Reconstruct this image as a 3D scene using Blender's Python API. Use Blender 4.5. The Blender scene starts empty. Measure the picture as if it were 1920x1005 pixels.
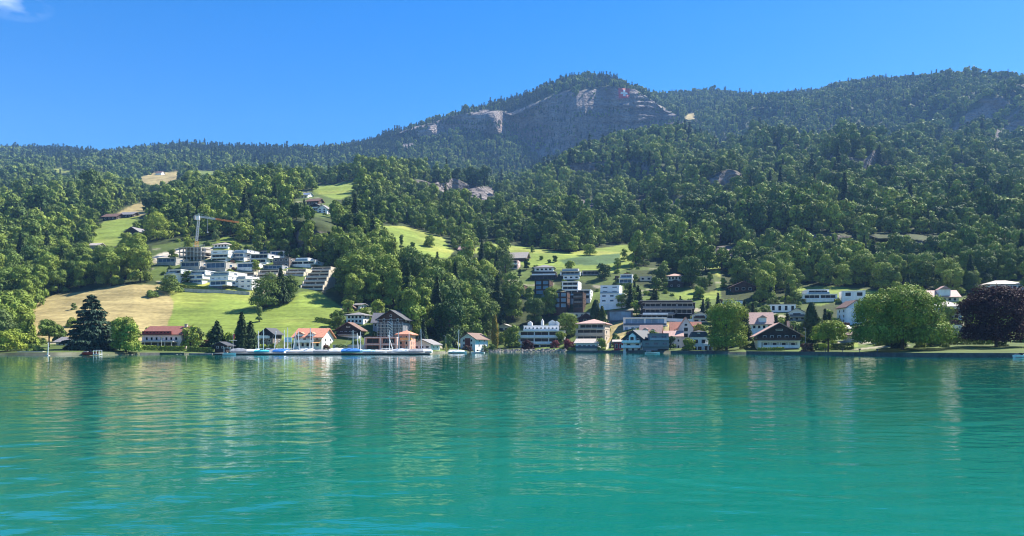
import bpy, math, random
import numpy as np
from mathutils import Vector, Matrix, Euler
random.seed(7)
RNG = np.random.default_rng(11)
SC = bpy.context.scene
COL = SC.collection
R = math.radians
F, HZ, CZ, CX = 1397.0, 648.0, 2.8, 960.0     # focal length in photo pixels, horizon row, camera height, centre column

# ------------------------------------------------------------------ tagging
def tag(o, label=None, cat=None, group=None, kind=None):
    if label: o['label'] = label
    if cat: o['category'] = cat
    if group: o['group'] = group
    if kind: o['kind'] = kind
    return o

def empty(name, loc, rz=0.0, label=None, cat=None, group=None):
    o = bpy.data.objects.new(name, None); COL.objects.link(o)
    o.empty_display_size = 0.5
    o.location = loc; o.rotation_euler = (0, 0, rz)
    return tag(o, label, cat, group)

def link(name, me, parent=None, loc=None, rz=None, scale=None):
    o = bpy.data.objects.new(name, me); COL.objects.link(o)
    if parent is not None: o.parent = parent
    if loc is not None: o.location = loc
    if rz is not None: o.rotation_euler = (0, 0, rz)
    if scale is not None: o.scale = scale
    return o

# ------------------------------------------------------------------ mesh collector
class MB:
    def __init__(s): s.v = []; s.f = []
    def add(s, vs, fs):
        n = len(s.v); s.v += [tuple(v) for v in vs]; s.f += [tuple(i + n for i in f) for f in fs]; return s
    def box(s, x0, x1, y0, y1, z0, z1):
        return s.add([(x0,y0,z0),(x1,y0,z0),(x1,y1,z0),(x0,y1,z0),(x0,y0,z1),(x1,y0,z1),(x1,y1,z1),(x0,y1,z1)],
                     [(0,3,2,1),(4,5,6,7),(0,1,5,4),(1,2,6,5),(2,3,7,6),(3,0,4,7)])
    def prism(s, poly, a0, a1, axis='y'):
        n = len(poly)
        if axis == 'y': A = [(p[0], a0, p[1]) for p in poly]; B = [(p[0], a1, p[1]) for p in poly]
        elif axis == 'x': A = [(a0, p[0], p[1]) for p in poly]; B = [(a1, p[0], p[1]) for p in poly]
        else: A = [(p[0], p[1], a0) for p in poly]; B = [(p[0], p[1], a1) for p in poly]
        fs = [tuple(range(n)), tuple(range(2*n-1, n-1, -1))]
        for i in range(n):
            j = (i+1) % n; fs.append((i, i+n, j+n, j))
        return s.add(A + B, fs)
    def tube(s, p, q, r, r2=None, n=6):
        p, q = Vector(p), Vector(q); d = (q - p)
        if d.length < 1e-6: return s
        r2 = r if r2 is None else r2
        z = d.normalized(); x = z.orthogonal().normalized(); y = z.cross(x)
        vs = []
        for c, rr in ((p, r), (q, r2)):
            for k in range(n):
                a = 2*math.pi*k/n; vs.append(c + x*(rr*math.cos(a)) + y*(rr*math.sin(a)))
        fs = [(k, (k+1) % n, n+(k+1) % n, n+k) for k in range(n)]
        fs += [tuple(range(n-1, -1, -1)), tuple(range(n, 2*n))]
        return s.add(vs, fs)
    def mesh(s, name, m, smooth=False):
        me = bpy.data.meshes.new(name); me.from_pydata(s.v, [], s.f); me.materials.append(m)
        fix_normals(me)
        if smooth: me.polygons.foreach_set('use_smooth', [True]*len(me.polygons))
        me.update(); return me
    def build(s, name, m, parent=None, smooth=False, **k):
        return link(name, s.mesh(name, m, smooth), parent, **k)

import bmesh
def fix_normals(me):
    bm = bmesh.new(); bm.from_mesh(me); bmesh.ops.recalc_face_normals(bm, faces=bm.faces); bm.to_mesh(me); bm.free()

# ------------------------------------------------------------------ materials
MATS = {}
def nn(nt, typ, **k):
    n = nt.nodes.new(typ)
    for a, b in k.items(): setattr(n, a, b)
    return n
def plain(name, rgb, rough=0.7, var=0.12, scale=1.2, spec=0.3, bump=0.0, metal=0.0, streak=False):
    """Principled surface whose colour is broken up by world-sized noise (weathering)."""
    if name in MATS: return MATS[name]
    m = bpy.data.materials.new(name); m.use_nodes = True; nt = m.node_tree
    b = nt.nodes['Principled BSDF']; b.inputs['Roughness'].default_value = rough
    b.inputs['Specular IOR Level'].default_value = spec; b.inputs['Metallic'].default_value = metal
    g = nn(nt, 'ShaderNodeNewGeometry'); mp = nn(nt, 'ShaderNodeMapping')
    mp.inputs['Scale'].default_value = (scale, scale, scale*(0.25 if streak else 1.0))
    nz = nn(nt, 'ShaderNodeTexNoise'); nz.inputs['Scale'].default_value = 1.0; nz.inputs['Detail'].default_value = 5
    nt.links.new(g.outputs['Position'], mp.inputs['Vector']); nt.links.new(mp.outputs['Vector'], nz.inputs['Vector'])
    mr = nn(nt, 'ShaderNodeMapRange'); mr.inputs['From Min'].default_value = .3; mr.inputs['From Max'].default_value = .7
    mr.inputs['To Min'].default_value = 1-var; mr.inputs['To Max'].default_value = 1+var*.6
    nt.links.new(nz.outputs['Fac'], mr.inputs['Value'])
    mx = nn(nt, 'ShaderNodeVectorMath', operation='SCALE'); mx.inputs[0].default_value = rgb
    nt.links.new(mr.outputs['Result'], mx.inputs['Scale']); nt.links.new(mx.outputs['Vector'], b.inputs['Base Color'])
    if bump:
        bp = nn(nt, 'ShaderNodeBump'); bp.inputs['Strength'].default_value = bump; bp.inputs['Distance'].default_value = .1
        nt.links.new(nz.outputs['Fac'], bp.inputs['Height']); nt.links.new(bp.outputs['Normal'], b.inputs['Normal'])
    MATS[name] = m; return m

def M(k): return MATS[k]
plain('white', (.86,.85,.82), streak=True); plain('cream', (.78,.68,.50)); plain('bluewhite', (.80,.82,.84))
plain('pinkwall', (.74,.52,.48)); plain('palepink', (.76,.64,.60)); plain('salmon', (.72,.36,.27)); plain('orange', (.68,.33,.17))
plain('grey', (.34,.35,.36)); plain('darkgrey', (.10,.11,.13)); plain('midgrey', (.20,.21,.23)); plain('concrete', (.46,.43,.38), var=.2, streak=True)
plain('tan', (.50,.43,.34)); plain('sandwall', (.62,.55,.44)); plain('brownwood', (.085,.045,.03), var=.3, streak=True); plain('darkwood', (.035,.025,.022), var=.3)
plain('purplewood', (.05,.025,.04), var=.3); plain('redwood', (.20,.05,.04), var=.25); plain('greywood', (.20,.17,.15), var=.3, streak=True)
plain('tilered', (.42,.15,.09), var=.3, scale=2.5, rough=.8); plain('tileorange', (.55,.24,.15), var=.25, scale=2.5); plain('tilebrown', (.17,.10,.075), var=.3, scale=2.5)
plain('tilepink', (.46,.29,.24), var=.25, scale=2.5); plain('tilegrey', (.22,.21,.21), var=.25, scale=2.5); plain('slate', (.055,.06,.07), var=.25, scale=2.5)
plain('tilepale', (.42,.37,.32), var=.25, scale=2.5); plain('greenroof', (.20,.21,.075), var=.4, scale=1.5); plain('gravelroof', (.40,.38,.34), var=.2)
plain('glass', (.008,.011,.017), rough=.15, spec=.12, var=.3, scale=.35); plain('blueglass', (.03,.075,.15), rough=.12, spec=.25, var=.3, scale=.3)
plain('railglass', (.20,.30,.40), rough=.15, spec=.3); plain('skyreflectglass', (.13,.25,.38), rough=.15, spec=.3, var=.35, scale=.3); plain('tiledull', (.24,.095,.075), var=.3, scale=2.5, rough=.85); plain('metal', (.55,.56,.57), rough=.35, metal=.8, var=.05)  # sky glass: blue reflection of the sky put into the pane colour
plain('awningwhite', (.8,.78,.72)); plain('awningorange', (.75,.36,.12)); plain('awningred', (.60,.12,.11)); plain('awningteal', (.25,.60,.55))
plain('hullwhite', (.82,.82,.80), rough=.3, spec=.5, var=.06); plain('tarpwhite', (.72,.72,.70), var=.15); plain('tarpblue', (.04,.20,.55), var=.2); plain('tarpteal', (.06,.45,.55), var=.2)
plain('tarpcyan', (.40,.66,.78)); plain('tarpgrey', (.28,.29,.31), var=.2); plain('mastwhite', (.78,.78,.76), rough=.4, var=.05); plain('hullred', (.50,.05,.03)); plain('yellow', (.80,.55,.10))
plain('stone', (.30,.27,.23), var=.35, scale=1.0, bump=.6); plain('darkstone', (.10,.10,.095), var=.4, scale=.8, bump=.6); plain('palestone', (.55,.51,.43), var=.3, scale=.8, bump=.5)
plain('bark', (.075,.055,.04), var=.4, scale=3); plain('asphalt', (.06,.06,.06)); plain('craneorange', (.70,.30,.10)); plain('cranegrey', (.50,.55,.60)); plain('red', (.50,.05,.06), var=.25, scale=.15); plain('flagwhite', (.8,.8,.8), var=.05)
plain('bluegrey', (.35,.36,.40)); plain('copper', (.10,.10,.12))  # cool bluish grey for walls and slabs

# ------------------------------------------------------------------ foliage materials
def leafmat(name, c1, c2, transl=.11, var=.4):
    m = bpy.data.materials.new(name); m.use_nodes = True; nt = m.node_tree
    b = nt.nodes['Principled BSDF']; out = nt.nodes['Material Output']
    oi = nn(nt, 'ShaderNodeObjectInfo'); at = nn(nt, 'ShaderNodeAttribute', attribute_name='tint')
    mx = nn(nt, 'ShaderNodeMix', data_type='RGBA'); mx.inputs[6].default_value = (*c1, 1); mx.inputs[7].default_value = (*c2, 1)
    ln = nn(nt, 'ShaderNodeTexNoise'); ln.inputs['Scale'].default_value = .009; ln.inputs['Detail'].default_value = 3
    nt.links.new(oi.outputs['Location'], ln.inputs['Vector'])
    lr = nn(nt, 'ShaderNodeMapRange'); lr.inputs['From Min'].default_value = .32; lr.inputs['From Max'].default_value = .68; lr.inputs['To Min'].default_value = -.5; lr.inputs['To Max'].default_value = 1.0
    nt.links.new(ln.outputs['Fac'], lr.inputs['Value'])
    ad = nn(nt, 'ShaderNodeMath', operation='MULTIPLY_ADD'); ad.use_clamp = True; ad.inputs[1].default_value = .8   # stands of kindred trees
    nt.links.new(oi.outputs['Random'], ad.inputs[0]); nt.links.new(lr.outputs['Result'], ad.inputs[2]); nt.links.new(ad.outputs[0], mx.inputs[0])
    sc = nn(nt, 'ShaderNodeVectorMath', operation='SCALE')
    mr = nn(nt, 'ShaderNodeMapRange'); mr.inputs['To Min'].default_value = 1-var; mr.inputs['To Max'].default_value = 1+var
    nt.links.new(at.outputs['Fac'], mr.inputs['Value']); nt.links.new(mx.outputs[2], sc.inputs[0]); nt.links.new(mr.outputs['Result'], sc.inputs['Scale'])
    nt.links.new(sc.outputs['Vector'], b.inputs['Base Color']); b.inputs['Roughness'].default_value = .7; b.inputs['Specular IOR Level'].default_value = .1
    tr = nn(nt, 'ShaderNodeBsdfTranslucent'); nt.links.new(sc.outputs['Vector'], tr.inputs['Color'])
    ms = nn(nt, 'ShaderNodeMixShader'); ms.inputs[0].default_value = transl
    nt.links.new(b.outputs[0], ms.inputs[1]); nt.links.new(tr.outputs[0], ms.inputs[2]); nt.links.new(ms.outputs[0], out.inputs['Surface'])
    MATS[name] = m; return m
leafmat('leaf', (.115,.188,.031), (.25,.318,.056)); leafmat('leafdark', (.050,.102,.029), (.145,.208,.044)); leafmat('leafbright', (.20,.28,.036), (.25,.31,.045))
leafmat('needle', (.036,.070,.030), (.062,.105,.036), .12); leafmat('cedar', (.045,.085,.055), (.05,.09,.055), .1); leafmat('leafpurple', (.040,.016,.018), (.055,.020,.022), .15); leafmat('leafmid', (.165,.240,.038), (.185,.26,.04), .14, .5)
leafmat('leafred', (.16,.030,.040), (.20,.05,.05)); leafmat('leafyellow', (.26,.20,.03), (.28,.22,.03)); leafmat('leafrust', (.12,.07,.05), (.15,.085,.06)); leafmat('leafpalegreen', (.14,.20,.06), (.19,.25,.08))

# ------------------------------------------------------------------ noise
def _hash(ix, iy, seed):
    h = (ix.astype(np.int64)*374761393 + iy.astype(np.int64)*668265263 + seed*974711) & 0x7fffffff
    h = ((h ^ (h >> 13))*1274126177) & 0x7fffffff
    return ((h ^ (h >> 16)) & 0xffff)/65535.0
def vnoise(x, y, seed=0):
    ix, iy = np.floor(x), np.floor(y); fx, fy = x-ix, y-iy
    fx = fx*fx*(3-2*fx); fy = fy*fy*(3-2*fy)
    a = _hash(ix, iy, seed); b = _hash(ix+1, iy, seed); c = _hash(ix, iy+1, seed); d = _hash(ix+1, iy+1, seed)
    return (a*(1-fx)+b*fx)*(1-fy)+(c*(1-fx)+d*fx)*fy*1.0 - .5
def fbm(x, y, seed=0, oct=4):
    s = 0; a = 1.0
    for k in range(oct):
        s = s + a*vnoise(x*2**k+17*k, y*2**k-9*k, seed+k); a *= .5
    return s
# ================================================================== TERRAIN (lofted through surveyed crest / foot lines)
LINES = [  # each: steps from the previous line, points (px, py, distance)
 (10, [(-320,642,262),(0,642,262),(100,641,265),(200,640,268),(300,645,272),(400,640,268),(600,634,270),(700,640,275),(830,648,305),(900,642,350),(1000,640,352),(1100,640,335),(1200,645,300),(1340,645,295),(1450,640,280),(1600,642,255),(1750,640,240),(1920,640,238),(2240,640,238)]),
 (26, [(-320,590,310),(0,592,310),(100,590,305),(200,590,305),(300,600,305),(450,600,305),(600,600,300),(700,600,305),(830,600,350),(900,600,385),(1000,600,388),(1100,600,375),(1200,600,350),(1340,600,345),(1450,600,335),(1600,600,325),(1750,598,310),(1920,595,305),(2240,595,305)]),
 (26, [(-320,545,360),(0,545,360),(60,560,350),(150,548,345),(250,540,340),(320,548,340),(400,548,345),(480,560,345),(560,552,340),(640,575,330),(700,560,345),(830,550,390),(900,545,430),(1000,550,425),(1100,550,415),(1200,555,400),(1340,555,400),(1450,550,395),(1600,545,390),(1750,550,375),(1920,545,365),(2240,545,365)]),
 (22, [(-320,500,420),(0,500,420),(150,505,410),(300,505,385),(450,510,385),(600,510,385),(700,515,395),(830,505,440),(900,500,480),(1000,510,470),(1100,512,460),(1200,515,450),(1340,505,460),(1450,520,450),(1600,520,430),(1750,510,440),(1920,505,430),(2240,505,430)]),
 (22, [(-320,465,480),(0,460,490),(150,465,470),(300,470,435),(420,460,435),(500,472,435),(560,480,432),(620,482,430),(700,475,450),(800,478,480),(900,474,530),(1000,478,520),(1100,485,505),(1200,490,500),(1340,490,510),(1450,490,510),(1600,490,500),(1920,470,510),(2240,470,510)]),
 (26, [(-320,430,560),(0,425,570),(150,435,540),(300,440,490),(420,432,485),(480,425,488),(530,420,474),(556,414,437),(612,420,438),(660,434,478),(720,430,530),(800,440,560),(900,455,580),(1000,462,585),(1100,462,580),(1200,465,570),(1340,460,580),(1600,450,590),(1920,435,600),(2240,435,600)]),
 (26, [(-320,395,700),(0,390,720),(150,400,660),(300,400,600),(420,395,580),(520,392,540),(600,390,545),(680,400,570),(760,405,640),(850,410,680),(960,425,680),(1100,430,670),(1200,425,680),(1350,415,700),(1500,410,720),(1920,390,760),(2240,390,760)]),
 (26, [(-320,360,1000),(0,355,1050),(150,360,1000),(250,380,800),(300,382,760),(400,360,800),(500,355,760),(600,358,680),(680,352,700),(760,362,850),(850,372,900),(960,388,850),(1100,388,850),(1200,382,860),(1350,372,880),(1500,368,900),(1920,350,950),(2240,350,950)]),
 (22, [(-320,335,1350),(0,330,1400),(150,335,1350),(300,340,1300),(400,348,1000),(500,346,950),(600,346,900),(660,342,900),(720,335,1000),(800,336,1050),(900,345,1060),(960,355,1040),(1050,352,1050),(1150,342,1080),(1250,328,1100),(1400,318,1120),(1600,312,1130),(1800,308,1150),(2240,308,1150)]),
 (30, [(-320,315,1600),(0,312,1650),(200,318,1600),(300,322,1500),(450,345,1300),(600,348,1250),(700,350,1300),(800,356,1400),(900,360,1450),(960,358,1300),(1000,346,1150),(1060,314,1260),(1100,286,1350),(1160,262,1400),(1250,252,1430),(1330,270,1450),(1450,280,1450),(1600,284,1450),(1750,284,1400),(2240,290,1400)]),
 (16, [(-320,300,1900),(0,300,1950),(200,305,1900),(350,300,1900),(500,314,1800),(600,322,1750),(700,322,1750),(800,320,1750),(900,330,1750),(960,345,1750),(1040,326,1800),(1100,306,1850),(1160,282,1900),(1250,268,1900),(1330,272,1850),(1450,272,1800),(1600,270,1750),(1750,268,1700),(2240,275,1650)]),
 (26, [(-320,292,2150),(0,290,2200),(200,297,2200),(350,282,2150),(450,294,2150),(600,292,2150),(700,284,2200),(760,268,2250),(850,251,2250),(920,256,2210),(960,262,2180),(985,285,2150),(1010,305,2130),(1050,296,2130),(1080,290,2140),(1150,266,2150),(1230,248,2150),(1290,238,2150),(1330,240,2100),(1400,232,2050),(1500,232,2000),(1600,232,1950),(1700,228,1850),(1800,212,1750),(2240,205,1700)]),
 (44, [(-320,287,2300),(0,286,2300),(200,293,2300),(350,277,2250),(450,288,2300),(600,284,2300),(700,270,2290),(760,245,2280),(850,222,2275),(905,207,2230),(935,203,2215),(960,212,2235),(1000,196,2215),(1060,171,2200),(1100,162,2190),(1150,163,2185),(1190,167,2180),(1240,201,2178),(1290,227,2172),(1330,230,2150),(1400,206,2140),(1500,202,2120),(1600,192,2100),(1700,184,2000),(1800,172,1930),(2240,172,1880)]),
 (18, [(-320,284,2450),(0,285,2500),(100,287,2500),(200,296,2500),(300,288,2450),(345,277,2400),(400,276,2400),(440,280,2400),(500,292,2450),(600,286,2450),(700,272,2450),(760,244,2420),(850,216,2400),(900,205,2400),(960,192,2400),(1010,173,2380),(1060,153,2370),(1100,146,2360),(1150,153,2330),(1200,172,2300),(1240,199,2260),(1290,224,2230),(1330,219,2250),(1400,196,2320),(1500,190,2280),(1600,178,2250),(1700,168,2150),(1800,158,2080),(2240,160,2000)]),
 (22, [(-320,305,2900),(450,305,2900),(760,265,2900),(1000,204,2900),(1100,192,2900),(1180,186,2900),(1230,183,2900),(1320,174,2850),(1420,186,2800),(1500,179,2700),(1600,160,2500),(1700,150,2300),(1750,138,2200),(1800,140,2150),(1920,150,2100),(2240,154,2050)]),
 (5, [(-320,380,3600),(1000,300,3600),(1200,280,3600),(2240,260,3300)]),
]
SHORE = [(-320,205),(0,217),(100,208),(200,215),(300,235),(400,236),(800,240),(840,278),(900,318),(1000,320),(1060,304),(1130,300),(1200,268),(1340,262),(1400,240),(1500,222),(1600,208),(1700,182),(1800,176),(1920,174),(2240,170)]
PX = np.arange(-320, 2241, 2.0); NC = len(PX)
sY = np.interp(PX, [p[0] for p in SHORE], [p[1] for p in SHORE])
k = np.ones(15)/15
sm = lambda a: np.convolve(np.pad(a, 7, mode='edge'), k, mode='valid')
sY = sm(sY)
def py_of(z, Y): return HZ - (z-CZ)*F/Y
rows_py, rows_Y = [], []
def addrow(py, Y): rows_py.append(py); rows_Y.append(Y)
zt = 0.75 + .25*np.sin(PX/90.0)
addrow(py_of(-3.5+0*PX, sY-14), sY-14)
addrow(py_of(-0.8+0*PX, sY-1.2), sY-1.2)
addrow(py_of(zt-.15, sY+.3), sY+.3)
addrow(py_of(zt, sY+.9), sY+.9)
FIRST = 3
lastp, lastY = rows_py[-1], rows_Y[-1]
zback = 1.9 + .4*np.sin(PX/140.0)
footY = np.interp(PX, [p[0] for p in LINES[0][1]], [p[2] for p in LINES[0][1]])
backY = np.minimum(sY+24, footY-6)
for i in range(1, 9):
    t = i/8; Y = lastY + (backY-lastY)*t; z = zt + (zback-zt)*t
    addrow(py_of(z, Y), Y)
lastp, lastY = rows_py[-1], rows_Y[-1]
LINE_ROW = [len(rows_py)-1]
for steps, pts in LINES:
    xs = [p[0] for p in pts]
    lp = np.interp(PX, xs, [p[1] for p in pts]); lY = np.interp(PX, xs, [p[2] for p in pts])
    lp, lY = (lp*2+sm(lp)*2)/4, sm(lY)
    for i in range(1, steps+1):
        t = i/steps
        addrow(lastp + (lp-lastp)*t, lastY + (lY-lastY)*t)
    lastp, lastY = lp, lY
    LINE_ROW.append(len(rows_py)-1)
PY = np.array(rows_py); YY = np.array(rows_Y); NR = len(PY)
# soften the creases between the lofted strips
r0, r1 = LINE_ROW[1]-6, LINE_ROW[-2]
for it in range(3):
    A = PY.copy(); B = YY.copy()
    w = np.zeros((NR, 1)); w[r0:r1] = 1; w[LINE_ROW[11]-1:LINE_ROW[14]+2] = 0
    A[1:-1] = (PY[:-2]+2*PY[1:-1]+PY[2:])/4; B[1:-1] = (YY[:-2]+2*YY[1:-1]+YY[2:])/4
    PY = PY*(1-w)+A*w; YY = YY*(1-w)+B*w
PXg = np.broadcast_to(PX, PY.shape)
# wooded slopes step down in rock ledges
led = np.clip((YY-620)/160, 0, 1)*np.clip((1500-YY)/300, 0, 1)*(.45+.55*np.clip((PXg-560)/250, 0, 1))
ph = 3.0*fbm(PXg/260, PY/120, 5, 3)
G = np.abs(np.gradient(YY, axis=0)/(np.gradient(PY, axis=0)-1e-6)); G = np.clip(G, .5, 8.5)
for _ in range(6): G = (np.roll(G, 1, 0)+2*G+np.roll(G, -1, 0))/4
P_ = 74.0; phi = PY/P_ + PXg/640 + ph*.42; s_ = phi-np.floor(phi); c_ = .52
h_ = np.where(s_ < c_, s_*.06, c_*.06+(s_-c_)*(1-c_*.06)/(1-c_))
mk = np.clip(.62+1.5*fbm(PXg/150, PY/70, 101, 2), 0, 1)
YY = YY + led*mk*G*P_*(s_-h_)*.96
P2 = 21.0; phi = PY/P2 - PXg/330 + ph*.9; s_ = phi-np.floor(phi); h_ = np.where(s_ < c_, s_*.1, c_*.1+(s_-c_)*(1-c_*.1)/(1-c_))
YY = YY + led*(1-mk)*G*P2*(s_-h_)*.7
# the main rock steps that cross the wooded slope
STEPS = [([(930,338),(1050,330),(1150,322),(1300,334),(1480,356),(1640,378)], 34), ([(1370,272),(1500,286),(1650,304),(1800,312),(1930,322)], 34),
         ([(1010,412),(1200,418),(1400,428),(1700,452),(1940,462)], 30), ([(690,338),(800,336),(950,358)], 30), ([(1500,395),(1700,408),(1960,405)], 28), ([(20,372),(120,368),(240,384)], 20)]
STEPLINE = []
for pts_, D_ in STEPS:
    xs_ = [q[0] for q in pts_]; cr_ = np.interp(PX, xs_, [q[1] for q in pts_]) + 7*fbm(PX/60, 0*PX+D_, 131, 3)
    wt_ = np.clip((PX-xs_[0])/70, 0, 1)*np.clip((xs_[-1]-PX)/70, 0, 1)*np.clip(.75+1.6*fbm(PX/85, 0*PX+3*D_, 133, 2), 0, 1)
    STEPLINE.append((cr_, wt_, D_))
    sel_ = (YY > 540) & (YY < 1600)
    u_ = cr_[None]+D_-PY
    dl_ = np.where(u_ <= 0, 0, np.where(u_ < D_, u_, D_*np.exp(-(u_-D_)/42)))
    YY = YY - np.where(sel_, G*dl_*wt_[None]*.97, 0)
# cliff faces: buttresses and ledges pushed along the line of sight
cl = np.zeros((NR, 1)); a, b = LINE_ROW[12], LINE_ROW[13]
cl[a:b] = np.sin(np.linspace(0, np.pi, b-a))[:, None]**.5
YY = YY + cl*(75*fbm(PXg/60, PY/170, 21, 4) + 18*np.abs(fbm(PXg/13, PY/90, 23, 3)) + (2.5+34*np.clip((PXg-1110)/60, 0, 1)+6*np.clip((950-PXg)/60, 0, 1))*fbm(PXg/60, PY/5.5, 29, 3))
YY = YY + cl*(-70*np.exp(-((PXg-922)/20)**2) + 60*np.exp(-((PXg-990)/34)**2) - 20*np.exp(-((PXg-1115)/50)**2) - 45*np.exp(-((PXg-800)/18)**2))
a, b = LINE_ROW[5], LINE_ROW[6]
cm = np.zeros((NR, 1)); cm[a:b] = np.sin(np.linspace(0, np.pi, b-a))[:, None]**.5
YY = YY + cm*np.clip(1-np.abs(PXg-560)/100, 0, 1)*(9*fbm(PXg/22, PY/60, 41, 4)+3*fbm(PXg/40, PY/4, 43, 2))
_r0, _r1 = LINE_ROW[6], LINE_ROW[12]-2      # no overhangs on the wooded slope
YY[_r0:_r1] = np.maximum.accumulate(YY[_r0:_r1], axis=0) + .04*np.arange(_r1-_r0)[:, None]
ZZ = CZ + (HZ-PY)/F*YY
XX = (PXg-CX)/F*YY
amp = np.clip((YY-300)/500, 0, 1)*3.0 + np.clip((YY-900)/1200, 0, 1)*9 + np.clip((YY-250)/60, 0, 1)*.7
amp = amp*(1-.7*cl)
lump = np.clip((YY-560)/250, 0, 1)*np.clip((1950-YY)/500, .25, 1)*np.clip((PXg-500)/300, .35, 1)
spur = np.clip((YY-1150)/250, 0, 1)*np.clip((2150-YY)/300, .12, 1)*np.clip((PXg-1230)/150, 0, 1)
sp_ = fbm((PXg+1.7*PY)/105, PY/260, 111, 3); ZZ = ZZ + spur*130*(.3-np.abs(sp_))
ZZ = ZZ + lump*(30*fbm(XX/260+5, YY/105, 77, 3)+9*fbm(XX/90, YY/60, 79, 2))
ZZ[FIRST+9:] = (ZZ + amp*fbm(XX/90, YY/90, 3, 4) + amp*.35*fbm(XX/22, YY/22, 13, 2))[FIRST+9:]
PYF = HZ - (ZZ-CZ)*F/YY
# visible-from-the-lake test: running crest line
RUN = np.minimum.accumulate(PYF[FIRST:], axis=0); RUN = np.vstack([np.repeat(RUN[:1], FIRST, 0), RUN])
# normals
def grid_normals():
    dXr = np.gradient(XX, axis=0); dYr = np.gradient(YY, axis=0); dZr = np.gradient(ZZ, axis=0)
    dXc = np.gradient(XX, axis=1); dYc = np.gradient(YY, axis=1); dZc = np.gradient(ZZ, axis=1)
    nx = dYc*dZr - dZc*dYr; ny = dZc*dXr - dXc*dZr; nz = dXc*dYr - dYc*dXr
    l = np.sqrt(nx*nx+ny*ny+nz*nz)+1e-9
    return np.abs(nz/l)
NZ = grid_normals()
NZ = (NZ + np.roll(NZ,1,0)+np.roll(NZ,-1,0)+np.roll(NZ,1,1)+np.roll(NZ,-1,1))/5

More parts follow.
